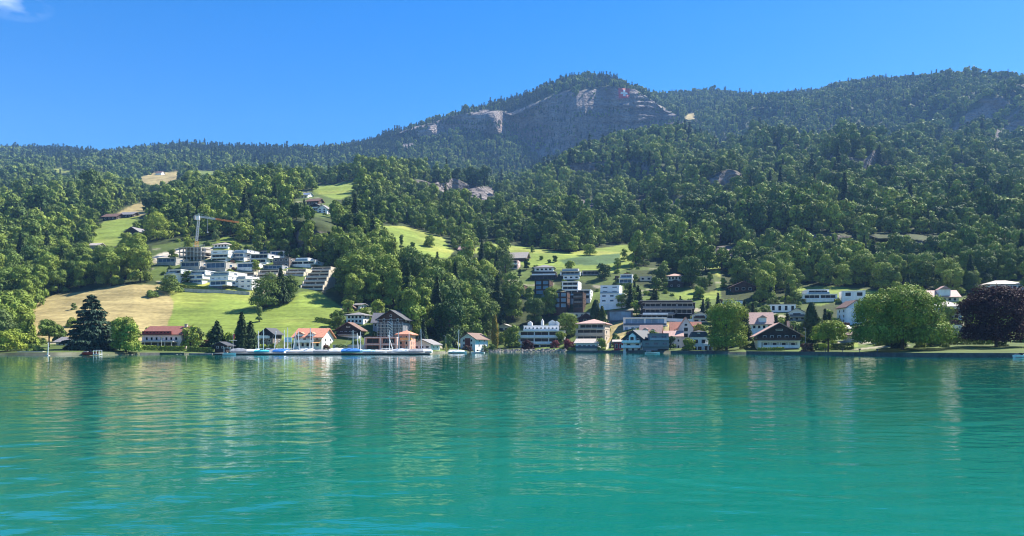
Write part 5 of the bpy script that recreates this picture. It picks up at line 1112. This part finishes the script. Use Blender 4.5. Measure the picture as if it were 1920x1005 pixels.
# loose stones at the waterline
def stones():
    r = random.Random(4); b = MB()
    for (p0, p1, n, big) in ((905, 1062, 260, .75), (1365, 1660, 170, .38), (1262, 1330, 60, .35), (195, 350, 80, .4), (840, 905, 40, .4), (1700, 1920, 60, .3)):
        for i in range(n):
            q = p0+(p1-p0)*r.random(); Y = float(np.interp(q, PX, sY))+(-1.0+2.6*r.random()*(big/.5)); s = big*(.35+.8*r.random())
            z = -.15+.35*max(0, (Y-float(np.interp(q, PX, sY))+.6)) ; x = (q-CX)/F*Y
            vs = []
            for a in range(6):
                th = a*1.047+r.random()*.5
                vs.append((x+s*math.cos(th)*(.8+.4*r.random()), Y+s*math.sin(th)*.8, z-.2+.1*r.random()))
            for a in range(6):
                th = a*1.047+r.random()*.5
                vs.append((x+s*.6*math.cos(th)*(.7+.4*r.random()), Y+s*.6*math.sin(th)*.8, z+s*(.45+.3*r.random())))
            b.add(vs, [(a, (a+1) % 6, 6+(a+1) % 6, 6+a) for a in range(6)]+[tuple(range(6, 12))])
    tag(b.build('shore_stones', M('stone')), 'loose pale boulders and stones along the waterline', 'stones', kind='stuff')
stones()

# ================================================================== TREES AND HEDGES THAT STAND OUT
def spot(px, py, Y=None):
    return ground(px, py) if Y is None else Vector(((px-CX)/F*Y, Y, zground((px-CX)/F*Y, Y)))
def T(kind, label, px, py, w, h, mat='leaf', Y=None, n=6000, leaf=.42, cat='tree', group=None, name=None, shape='round', z0=.16, lobes=26, rz=0):
    p = spot(px, py, Y); k = p.y/F; W, Hh = w*k, h*k
    RECTS.append((px-w*.4, px+w*.4, py-h*.8, py, p.y)); FOOT.append((p.x, p.y, W*.4, 'the '+(name or kind)))
    if kind == 'broad': pr = broad_tree_meshes('hero', W, Hh, Hh*z0, lobes, n, leaf, mat, shape)
    elif kind == 'conifer': pr = conifer_meshes('hero', W, Hh, Hh*z0, max(10, int(Hh*1.3)), n, leaf*1.8, mat, .95, .3)
    elif kind == 'cedar': pr = conifer_meshes('hero', W, Hh, Hh*.06, 15, n, leaf*1.9, mat, .72, .12)
    elif kind == 'column': pr = column_meshes('hero', W, Hh, Hh*.04, n, leaf, mat)
    elif kind == 'shrub': pr = broad_tree_meshes('hero', W, Hh, -.3, 12, n, leaf, mat, 'dome', r0=.08)
    nm = name or {'broad': 'broadleaf_tree', 'conifer': 'conifer_tree', 'cedar': 'cedar_tree', 'column': 'cypress_tree', 'shrub': 'shrub'}[kind]
    return place_tree(nm, pr, p-Vector((0, 0, .2)), label, cat, group, 1, rz)
T('broad', 'giant spreading green tree on the lakeside lawn, largest of the whole shore', 1692, 660, 164, 122, 'leafmid', 206, 46000, .46, shape='dome', z0=.06, lobes=46, name='giant_tree')
T('broad', 'huge purple copper beech at the right edge of the shore', 1868, 656, 136, 116, 'leafpurple', 206, 30000, .42, shape='round', z0=.05, lobes=40, name='copper_beech')
T('broad', 'dense yellow green lime tree between the slate mansard house and the big timber chalet', 1362, 661, 84, 96, 'leafbright', 262, 20000, .44, shape='tall', z0=.04, lobes=34, name='lime_tree')
T('broad', 'bright fresh green maple with a thin trunk on the lawn', 1553, 657, 62, 62, 'leafbright', 226, 5200, .40, shape='dome', z0=.34, lobes=20, name='maple_tree')
T('column', 'tall dark cypress shaped conifer beside the bright green maple', 1522, 640, 30, 78, 'needle', 262, 5200, .5, 'conifer', z0=.02)
T('conifer', 'slender dark fir behind the right side of the lime tree', 1396, 640, 26, 84, 'needle', 282, 3600, .45, 'conifer')
T('cedar', 'great layered dark cedar on the left shore', 172, 662, 88, 106, 'cedar', 226, 12000, .48, 'cedar')
T('broad', 'round leafy tree right of the great cedar', 236, 664, 58, 72, 'leaf', 224, 8000, .42, shape='egg', z0=.03, lobes=26)
T('broad', 'dark broad tree squeezed between the great cedar and the round leafy tree', 212, 662, 40, 58, 'leafdark', 232, 4200, .45, shape='tall', z0=.03)
T('broad', 'mid green tree between the slim pale conifer and the bright bush tree', 36, 656, 40, 46, 'leaf', 246, 4200, .45, shape='round', z0=.03)
T('broad', 'low dark tree between the bare trunked pine and the pale blue shore house', 112, 640, 26, 34, 'leafdark', 262, 2600, .45, shape='round', z0=.03)
T('broad', 'dark pine like tree with a bare trunk left of the great cedar', 92, 650, 44, 52, 'leafdark', 236, 3600, .42, z0=.38, lobes=16)
T('conifer', 'slim pale green conifer left of the bare trunked pine', 56, 652, 30, 56, 'leaf', 240, 2600, .45, 'conifer')
T('broad', 'bright green rounded bush tree on the far left shore', 14, 662, 64, 44, 'leafbright', 223, 5200, .42, shape='dome', z0=.02)
T('broad', 'tall pale green tree at the far left edge behind the bright bush', 8, 645, 46, 72, 'leafpalegreen', 250, 5000, .45, shape='tall', z0=.05)
T('shrub', 'low dark hedge bush beside the leaning pole on the far left', 66, 660, 30, 16, 'leafdark', 218, 1500, .35, cat='shrub')
T('shrub', 'lone round dark bush at the top of the straw field', 286, 556, 22, 14, 'leafdark', None, 1500, .42, cat='shrub')
T('shrub', 'dark shrub low on the straw field beside the cedar', 134, 612, 22, 20, 'leaf', None, 1200, .4, cat='shrub')
T('shrub', 'small light shrub alone in the straw field', 139, 580, 12, 14, 'leafpalegreen', None, 700, .35, cat='shrub')
T('conifer', 'broad dark yew pyramid left of the tall spruce', 407, 649, 42, 54, 'needle', 258, 5000, .42, 'conifer')
T('conifer', 'tall dark spruce left of the harbour masts, taller of the pair', 453, 655, 30, 76, 'needle', 246, 5200, .42, 'conifer')
T('conifer', 'shorter spruce touching the tall spruce on its right', 470, 655, 32, 58, 'needle', 248, 4600, .42, 'conifer')
T('broad', 'thin light green tree standing alone in the green meadow', 486, 603, 14, 36, 'leafpalegreen', None, 1600, .4, shape='tall', z0=.1)
T('broad', 'largest tree of the dark clump below the terrace houses', 500, 576, 62, 64, 'leafdark', None, 7000, .5, shape='dome', z0=.0, lobes=28)
T('conifer', 'pointed conifer in the middle of the dark clump below the terrace houses', 526, 570, 34, 70, 'needle', None, 4500, .5, 'conifer')
T('broad', 'rounded tree at the right of the dark clump below the terrace houses', 545, 560, 34, 44, 'leafdark', None, 4200, .5, shape='round', z0=.0)
T('shrub', 'dark leafy thicket left of the lowest terraced villas', 318, 548, 48, 34, 'leafdark', None, 4200, .45, cat='shrub')
T('column', 'ivy covered poplar column with yellowing leaves beside the white boathouse', 928, 650, 15, 66, 'leafyellow', 326, 3000, .42, name='poplar_tree')
T('column', 'tall dark conifer, left and taller of the twin conifers by the white cube villa', 1117, 612, 24, 64, 'needle', 345, 4800, .5, 'conifer')
T('conifer', 'olive green conifer, right and shorter of the twin conifers by the white cube villa', 1129, 612, 30, 54, 'leafdark', 341, 4200, .5, 'conifer')
T('shrub', 'dark purple ball shaped bush before the long white apartments', 989, 658, 26, 21, 'leafpurple', 328, 2600, .35, cat='shrub')
T('shrub', 'red flowering bush at the right end of the long white apartments', 1040, 656, 18, 15, 'leafred', 328, 1300, .35, cat='shrub')
T('shrub', 'larger red flowering bush left of the low white lakeside house', 1066, 658, 28, 22, 'leafred', 312, 2200, .35, cat='shrub')
T('shrub', 'rusty red bush beside the street lamp post and the big timber chalet', 1513, 660, 26, 20, 'leafrust', 226, 2200, .3, cat='shrub')
T('shrub', 'tall clipped green hedge block by the cream retaining wall', 1128, 661, 22, 26, 'leaf', 303, 2600, .32, cat='hedge', name='hedge')
T('broad', 'small yellow green tree in front of the tall pink gabled house', 1291, 660, 26, 24, 'leafbright', 268, 2400, .36, shape='round', z0=.05)
T('broad', 'leafy green tree right of the long white apartments', 1062, 650, 44, 50, 'leaf', 350, 5200, .48, shape='round', z0=.05)
T('broad', 'round green tree between the long white apartments and the tan apartments', 1073, 634, 30, 30, 'leafbright', 352, 2600, .45, shape='round', z0=.05)
T('broad', 'leafy tree between the small pale villa and the long white apartments', 960, 652, 36, 44, 'leaf', 338, 4200, .45, shape='round', z0=.03)
T('shrub', 'pale green bush right of the motorboat canopy', 908, 656, 16, 14, 'leafpalegreen', 318, 900, .35, cat='shrub')
T('shrub', 'brownish bush before the white boathouse', 876, 657, 20, 11, 'leafrust', 306, 1100, .32, cat='shrub')
T('shrub', 'rounded olive bush at the foot of the poplar column', 922, 657, 20, 13, 'leafdark', 322, 1200, .35, cat='shrub')
T('broad', 'leafy tree hanging over the white boathouse on its right', 905, 654, 24, 34, 'leaf', 330, 2400, .42, shape='round', z0=.02)
for q, pb, w_, h_, lb in ((484,476,26,36,'leftmost tree of the row under the shaded rock wall'),(509,478,24,30,'second tree of the row under the shaded rock wall'),(533,482,28,36,'tallest tree of the row under the shaded rock wall'),(556,486,22,24,'small tree of the row under the shaded rock wall'),(622,500,30,40,'tree at the right foot of the shaded rock wall'),(604,492,18,20,'small bushy tree right before the shaded rock wall')):
    T('broad', lb, q, pb, w_, h_, 'leafdark' if w_ != 24 else 'leaf', None, 3000, .55, z0=.04, lobes=18)
T('broad', 'bright leafy tree left of the construction site', 294, 492, 52, 52, 'leafbright', 470, 5200, .6, shape='dome', z0=.05)
for (q, pb, w_, h_, m_, lb) in ((805,462,24,20,'leaf','round fruit tree in the middle of the hanging meadow'), (810,440,14,18,'leaf','taller fruit tree at the top of the hanging meadow'), (752,470,11,40,'leafpalegreen','slender poplar at the left of the hanging meadow'),
     (774,462,9,9,'leaf','tiny fruit tree below the round one on the hanging meadow'), (998,474,10,15,'leafdark','small upright tree on the barn meadow under the wood'), (1015,487,8,9,'leaf','smallest tree on the barn meadow'), (1041,491,11,14,'leafdark','dark tree at the left end of the crop field'),
     (1030,493,7,8,'leafdark','dark bush beside the dark tree at the crop field'), (1158,505,16,24,'leaf','young tree on the orchard path'), (1170,490,16,26,'leaf','upper young tree on the orchard path'), (1106,478,28,22,'leaf','spreading tree at the right of the barn meadow'), (1206,499,30,50,'leafdark','tall tree pair at the edge of the right meadow'),
     (988,506,14,24,'leafdark','dark tree right of the pink farmhouse'), (974,520,8,20,'needle','cypress left of the long black timber house'), (1130,523,32,30,'leafdark','dark round tree right of the pergola villa'), (1228,488,34,56,'leaf','tall leafy tree beside the tall pair on the right meadow'), (1310,560,22,26,'leaf','leafy tree above the wide brown apartments'), (948,528,40,60,'leafdark','large dark tree left of the pink farmhouse')):
    T('broad', lb, q, pb, w_, h_, m_, None, 1500 if w_ < 20 else 3400, .5, shape='tall' if h_ > w_*1.4 else 'round', z0=.12 if w_ < 20 else .04, lobes=12 if w_ < 20 else 20)
def hedge(label, pts, h, th, mat='leafdark'):
    """A clipped hedge: leaves over a long block through photo points with distances."""
    P = [Vector(((p[0]-CX)/F*p[1], p[1], 0)) for p in pts]; C, N = [], []
    o = P[0].copy(); o.z = zground(o.x, o.y)
    for a, b in zip(P[:-1], P[1:]):
        L = (b-a).length; n = int(L*(h*2+th)*22); t = RNG.random(n); d = (b-a)/L; nr = Vector((d.y, -d.x, 0))
        side = RNG.random(n)*(2*h+th)
        for tt, s in zip(t, side):
            p = a+(b-a)*tt; zg = zground(p.x, p.y)
            if s < h: q = p+Vector((0, 0, zg+s)); nn_ = nr
            elif s < h+th: q = p-nr*(s-h)+Vector((0, 0, zg+h)); nn_ = Vector((0, 0, 1))
            else: q = p-nr*th+Vector((0, 0, zg+s-h-th)); nn_ = -nr
            C.append(q-o); N.append(nn_)
    C = np.array(C)+RNG.normal(size=(len(C), 3))*.07; N = np.array(N)+RNG.normal(size=(len(C), 3))*.35; N /= np.linalg.norm(N, axis=1, keepdims=True)
    me = quads_mesh('hedge', C, N, .24*(.7+.6*RNG.random(len(C))), .2, np.clip(.5+.25*RNG.normal(size=len(C)), 0, 1), [MATS[mat]])
    q = link('hedge', me); q.location = o; tag(q, label, 'hedge')
hedge('long clipped green hedge before the pink inn', [(264,238),(300,242),(345,243)], 1.5, 1.0, 'leaf')
hedge('hedge right of the inn behind the little jetty', [(350,241),(398,238)], 1.4, 1.0, 'leafdark')
hedge('dark clipped hedge between the giant tree and the purple beech', [(1752,224),(1800,222),(1862,220)], 2.1, 1.4, 'leafdark')
hedge('dark hedge behind the bright green maple', [(1526,238),(1600,232)], 2.0, 1.0, 'needle')
hedge('low hedge along the dark quay before the low white lakeside house', [(1048,313),(1085,305),(1122,304)], 1.1, .8, 'leaf')
hedge('low hedge below the big timber chalet', [(1420,246),(1470,242)], 1.0, .9, 'leaf')
hedge('clipped dark hedge below the second lowest villa', [(336,351),(388,350)], 1.6, 1.2, 'leafdark')
hedge('dark hedge line at the foot of the green meadow', [(590,298),(640,292)], 1.6, 1.4, 'leafdark')

# ---- garden trees and shrubs between the houses
GP = [broad_tree_meshes('garden%d' % i, 5.2, 6.2, .6, 14, 1300, .48, ['leaf','leafbright','leafdark','leafpalegreen','leaf'][i], ['round','egg','dome','tall','round'][i]) for i in range(5)]
GS = [broad_tree_meshes('bush%d' % i, 3.6, 2.4, -.3, 10, 750, .36, ['leaf','leafbright','leafdark','leafpalegreen','leafrust'][i], 'dome', r0=.05) for i in range(5)]
GC = [conifer_meshes('gcon%d' % i, 3.2, 9.0, .3, 14, 1300, .8, 'needle', .9, .28) for i in range(2)]
TINT = ['mid green', 'light green', 'dark green', 'pale green', 'brownish green']
def garden():
    r = random.Random(21); n = 0; placed = []
    def side_of(x, y):
        best = min(FOOT, key=lambda f: (f[0]-x)**2+(f[1]-y)**2*1.4)
        dx = (x/y-best[0]/best[1])*F
        rel = 'left of' if dx < -14 else 'right of' if dx > 14 else ('in front of' if y < best[1] else 'behind')
        nm = best[3]; nm = nm if not nm.startswith('the broadleaf') else 'a larger tree'
        return rel+' '+nm
    tries = 0
    houses = [f for f in FOOT]
    while n < 590 and tries < 30000:
        tries += 1
        q = r.choice([r.uniform(600, 960), r.uniform(930, 1560), r.uniform(930, 1560), r.uniform(1380, 1930), r.uniform(280, 640), r.uniform(20, 640), r.uniform(1150, 1520), r.uniform(1150, 1520), r.uniform(1600, 1900)]); Y = r.uniform(228, 560) if r.random() < .7 else r.uniform(190, 330)
        x = (q-CX)/F*Y
        i, c = cell(x, Y)
        if ZONE[i, c] != GARDEN: continue
        if Y < float(np.interp(q, PX, sY))+7: continue
        if q < 640 and Y > 300 and Y < 345: continue
        z = zground(x, Y); pyb = HZ-(z-CZ)*F/Y
        if any((x-a)**2+(Y-b)**2 < (2.4)**2 for a, b in placed): continue
        if any((x-f[0])**2+(Y-f[1])**2 < (f[2]*.92)**2 for f in FOOT[:NH]): continue
        kind = r.random(); s = r.uniform(.7, 1.35)
        hgt = (2.6 if kind < .5 else 6.4 if kind < .86 else 9.2)*s*F/Y; wd = (3.6 if kind < .5 else 5.2 if kind < .86 else 3)*s*F/Y*.5
        cover = 0
        for (a, b, t, bt, y) in RECTS:
            if Y < y and a-wd*.6 < q < b+wd*.6+(14 if y < 290 else 0) and pyb-hgt < bt-3.5 and pyb > t: cover = 2 if y < 290 else 1; break
        if cover == 2 or (cover and r.random() < .95): continue
        w = side_of(x, Y)
        if kind < .5: j = r.randrange(5); nm, pr, cat, lb = 'shrub', GS[j], 'shrub', 'low %s garden shrub %s' % (TINT[j], w)
        elif kind < .86: j = r.randrange(5); nm, pr, cat, lb = 'garden_tree', GP[j], 'tree', 'small %s garden tree %s' % (TINT[j] if j != 4 else 'mid green', w)
        else: nm, pr, cat, lb = 'garden_conifer', GC[r.randrange(2)], 'conifer', 'narrow dark garden conifer %s' % w
        place_tree(nm, pr, (x, Y, z-.15), lb, cat, 'garden planting '+w, s, r.random()*6.28); placed.append((x, Y)); n += 1
    print('garden', n, tries)
NH = len(FOOT)
garden()
# ================================================================== FOREST
PROTO_B = [broad_tree_meshes('broad%d' % i, 9.5+1.5*(i % 3), 14+1.2*(i % 4), .8, 17+i, 5200, .56, ['leaf','leaf','leafdark','leaf','leafdark','leaf'][i], ['round','tall','round','egg','round','dome'][i]) for i in range(6)]
PROTO_C = [conifer_meshes('conif%d' % i, 6.0+.6*i, 18+1.5*i, 1.5, 20, 3200, .85, 'needle', .9, .28) for i in range(3)]
hidden = bpy.data.collections.new('forest_kinds')     # source trees of the far wood, instanced by the one forest object
def src(name, me):
    o = bpy.data.objects.new(name, me); hidden.objects.link(o); return o
ki = 0
NB1, NC1, NB2, NC2 = 6, 3, 5, 3
for i in range(NB1): src('kind_%02d' % ki, broad_tree_meshes('wood_broad%d' % i, 9.5+1.2*(i % 3), 13+1.3*(i % 4), 1.0, 14, 1500, .98, ['leaf','leaf','leafdark','leaf','leafdark','leaf'][i], ['round','tall','round','egg','round','dome'][i], True)); ki += 1
for i in range(NC1): src('kind_%02d' % ki, conifer_meshes('wood_conif%d' % i, 6.0, 18+i, 1.0, 14, 750, 1.6, 'needle', .95, .28, True)); ki += 1
for i in range(NB2): src('kind_%02d' % ki, broad_tree_meshes('far_broad%d' % i, 11.5, 13.0+(i % 3), .5, 10, 330, 2.0, ['leaf','leafdark','leaf','leafdark','leaf'][i], ['round','tall','round','egg','round'][i], True)); ki += 1
for i in range(NC2): src('kind_%02d' % ki, conifer_meshes('far_conif%d' % i, 7.0, 20+i, 0.5, 9, 260, 2.6, 'needle', .95, .28, True)); ki += 1

def scatter():
    P = []; r = np.random.default_rng(3)
    Y = 255.0
    bands = [(255, 560, 9.0), (560, 1200, 11.4), (1200, 1700, 12.4), (1700, 2950, 13.0)]
    for y0, y1, s in bands:
        ny = int((y1-y0)/s)
        for j in range(ny):
            yc = y0+s*(j+.5); x0, x1 = (-250-CX)/F*yc, (2170-CX)/F*yc
            n = int((x1-x0)/s)
            xs = x0+s*(np.arange(n)+.5*(j % 2)) + (r.random(n)-.5)*s*.9
            ysv = yc+(r.random(n)-.5)*s*.9
            px = CX+F*xs/ysv; c = np.clip(np.round((px+320)/2).astype(int), 0, NC-1)
            for x, y, cc in zip(xs, ysv, c):
                Ys = YY[1:, cc]; i = int(np.searchsorted(np.maximum.accumulate(Ys), y)); i = min(max(i, 1), NR-2)
                if i <= LINE_ROW[1]-1: continue
                if ZONE[i, cc] != FOREST: 
                    if not (ZONE[i, cc] == ROCK and r.random() < (.10 if y > 700 else .0)): continue
                y_a, y_b = YY[i, cc], YY[i+1, cc]; t = min(1, max(0, (y-y_a)/(y_b-y_a+1e-9)))
                z = ZZ[i, cc]+(ZZ[i+1, cc]-ZZ[i, cc])*t
                top = HZ-(z+17-CZ)*F/y
                if top > RUN[i, cc]+6: continue      # wholly behind a crest
                P.append((x, y, z, HZ-(z-CZ)*F/y, CX+F*x/y))
    return np.array(P)
PTS = scatter()
_k = np.ones(len(PTS), bool)      # open rock bands stay clear of the trees below them
for z_, ya_, yb_, po_ in ZPOLY:
    if z_ == ROCK and 450 < ya_ < 1000:
        for hh_ in (5, 10):
            _k &= ~(inpoly(PTS[:, 4], PTS[:, 3]-hh_*F/PTS[:, 1], po_) & (PTS[:, 1] >= ya_) & (PTS[:, 1] <= yb_))
_rk = np.random.default_rng(23)
for cr_, wt_, D_ in STEPLINE:
    c_ = np.interp(PTS[:, 4], PX, cr_); w_ = np.interp(PTS[:, 4], PX, wt_)
    _k &= ~((w_ > .35) & (D_ > 29) & (PTS[:, 1] > 540) & (PTS[:, 1] < 1500) & (PTS[:, 3] > c_+6) & (PTS[:, 3] < c_+D_+9) & (_rk.random(len(PTS)) < .62))
PTS = PTS[_k]
def cliff_bushes():
    r = np.random.default_rng(17); out = []
    for _ in range(2600):
        i = r.integers(LINE_ROW[12]-2, LINE_ROW[13]+2); c = int((r.uniform(720, 1310)+320)/2)
        m = fbm(np.array(PX[c]/55), np.array(PY[i, c]/7.0), 121, 3)
        if m < .16 or ZONE[i, c] != ROCK or (1145 < PX[c] < 1198 and 150 < PYF[i, c] < 205): continue
        out.append((XX[i, c], YY[i, c]-1, ZZ[i, c]-3, PYF[i, c], PX[c]))
    return np.array(out)
NCB = len(PTS); PTS = np.vstack([PTS, cliff_bushes()])
px, py = PTS[:, 4], PTS[:, 3]
rr = np.random.default_rng(9)
con_p = np.clip(.05 + .55*np.clip((PTS[:, 1]-1500)/700, 0, 1)*np.clip((1350-px)/300, .25, 1), 0, .75)
con_p = np.where((PTS[:, 1] < 470) & (px > 640) & (px < 960), .16, con_p)
con_p = con_p*(.5+1.2*np.clip(.5+1.4*fbm(px/120, py/50, 91, 2), 0, 1))
is_c = rr.random(len(PTS)) < con_p
order = np.argsort(PTS[:, 1])
def wood_of(x, y, Y):
    if x < 330: return 'beside the straw field' if Y < 430 else 'on the slope below the far left hamlet'
    if x < 660: return 'around the terraced villas' if Y < 470 else 'on the ledge above the terraced villas'
    if x < 960: return 'in the dark wood above the boat harbour'
    if x < 1330: return 'above the meadow barn' if Y > 480 else 'between the central hillside apartments'
    return 'on the slope behind the right hand villas'
SINGLE = []
BUSH = np.arange(len(PTS)) >= NCB
CLEAR = [(po_, ya_) for z_, ya_, yb_, po_ in ZPOLY if z_ in (MEADOW, STRAW, CROP) and ya_ >= 300]
CLEAR += [([(300,462),(600,462),(626,500),(612,545),(300,545)], 340)]
CAP = np.where(BUSH, .55, 9.0)
_ok = np.zeros(len(PTS), bool)
for f_ in (.45, .65, .85, 1.1, 1.35):
    bad = np.zeros(len(PTS), bool)
    for po_, ya_ in CLEAR:
        cy_ = max(q[1] for q in po_)
        for g_ in (1.0, .6):
            bad |= inpoly(PTS[:, 4], PTS[:, 3]-14*f_*g_*F/PTS[:, 1], po_) & (PTS[:, 3] > cy_-6)
    CAP = np.where(bad & (CAP > 8), np.where(f_ > .5, f_-.2, .0), CAP)

def forest():
    nb = ncn = 0; used = np.zeros(len(PTS), bool)
    for i in order:
        x, y, z, p, q = PTS[i]
        if not (-25 < q < 1945): continue
        if HAVE_RECT(q, p, y): used[i] = True; continue
        con = is_c[i]
        if CAP[i] < .2: used[i] = True; continue
        if con and ncn >= 70 or (not con and nb >= 270): continue
        s = .72+.5*rr.random()
        if 640 < q < 960 and y < 470: s *= 1.18
        s = min(s, max(.3, CAP[i]))
        w = wood_of(q, p, y); rot = rr.random()*6.28
        if con: 
            ncn += 1; place_tree('conifer_tree', PROTO_C[rr.integers(3)], (x, y, z-.3), 'dark narrow conifer standing ' + w, 'conifer', 'conifers ' + w, s, rot)
        else:
            nb += 1; place_tree('broadleaf_tree', PROTO_B[rr.integers(6)], (x, y, z-.3), 'leafy round crowned tree standing ' + w, 'tree', 'broadleaf trees ' + w, s, rot, s*(.9+.3*rr.random()))
        used[i] = True
        if nb >= 270 and ncn >= 70: break
    for i in np.where((PTS[:, 1] < 640) & ~used)[0]:
        if HAVE_RECT(PTS[i, 4], PTS[i, 3], PTS[i, 1]): used[i] = True
    used |= CAP < .2
    rest = PTS[~used]; rc = is_c[~used]; cap = CAP[~used]
    me = bpy.data.meshes.new('forest'); me.vertices.add(len(rest)); me.vertices.foreach_set('co', rest[:, :3].astype(np.float32).ravel())
    far = rest[:, 1] > 1150
    n = len(rest)
    idx = np.where(far, np.where(rc, NB1+NC1+NB2+rr.integers(0, NC2, n), NB1+NC1+rr.integers(0, NB2, n)), np.where(rc, NB1+rr.integers(0, NC1, n), rr.integers(0, NB1, n)))
    scl = (.62+.85*rr.random(n)**1.3)*np.where(rest[:, 1] > 1700, 1.05, np.where(rest[:, 1] > 560, np.where(rest[:, 4] > 980, 1.22, .98), .88))*np.where(rc, .85, 1.0)
    big = .8+.45*np.clip(.5+fbm(rest[:, 0]/60, rest[:, 1]/60, 97, 2), 0, 1); scl = np.minimum(scl*big, np.maximum(cap, .3))
    for nm, ty, v in (('kind_index', 'INT', idx.astype(np.int32)), ('size', 'FLOAT_VECTOR', np.stack([scl, scl, scl*(.82+.42*rr.random(n))], -1).astype(np.float32).ravel()), ('turn', 'FLOAT', (rr.random(n)*6.28).astype(np.float32))):
        a = me.attributes.new(nm, ty, 'POINT'); a.data.foreach_set('vector' if ty == 'FLOAT_VECTOR' else 'value', v)
    ng = bpy.data.node_groups.new('forest_spread', 'GeometryNodeTree')
    ng.interface.new_socket('Geometry', in_out='INPUT', socket_type='NodeSocketGeometry'); ng.interface.new_socket('Geometry', in_out='OUTPUT', socket_type='NodeSocketGeometry')
    gi, go = ng.nodes.new('NodeGroupInput'), ng.nodes.new('NodeGroupOutput')
    ip = ng.nodes.new('GeometryNodeInstanceOnPoints'); ci = ng.nodes.new('GeometryNodeCollectionInfo'); ci.inputs[0].default_value = hidden; ci.inputs[1].default_value = True; ci.inputs[2].default_value = True
    def na(nm, ty):
        q = ng.nodes.new('GeometryNodeInputNamedAttribute'); q.data_type = ty; q.inputs[0].default_value = nm; return q.outputs[0]
    ip.inputs['Pick Instance'].default_value = True
    cx = ng.nodes.new('ShaderNodeCombineXYZ'); ng.links.new(na('turn', 'FLOAT'), cx.inputs[2])
    er = ng.nodes.new('FunctionNodeEulerToRotation'); ng.links.new(cx.outputs[0], er.inputs[0]); ng.links.new(er.outputs[0], ip.inputs['Rotation'])
    ng.links.new(gi.outputs[0], ip.inputs['Points']); ng.links.new(ci.outputs[0], ip.inputs['Instance'])
    ng.links.new(na('kind_index', 'INT'), ip.inputs['Instance Index']); ng.links.new(na('size', 'FLOAT_VECTOR'), ip.inputs['Scale'])
    ng.links.new(ip.outputs[0], go.inputs[0])
    o = link('forest', me); md = o.modifiers.new('spread', 'NODES'); md.node_group = ng
    tag(o, 'dense mixed forest covering the mountain slopes', 'forest', kind='stuff')
    print('forest rest', n, 'single', nb, ncn)
forest()
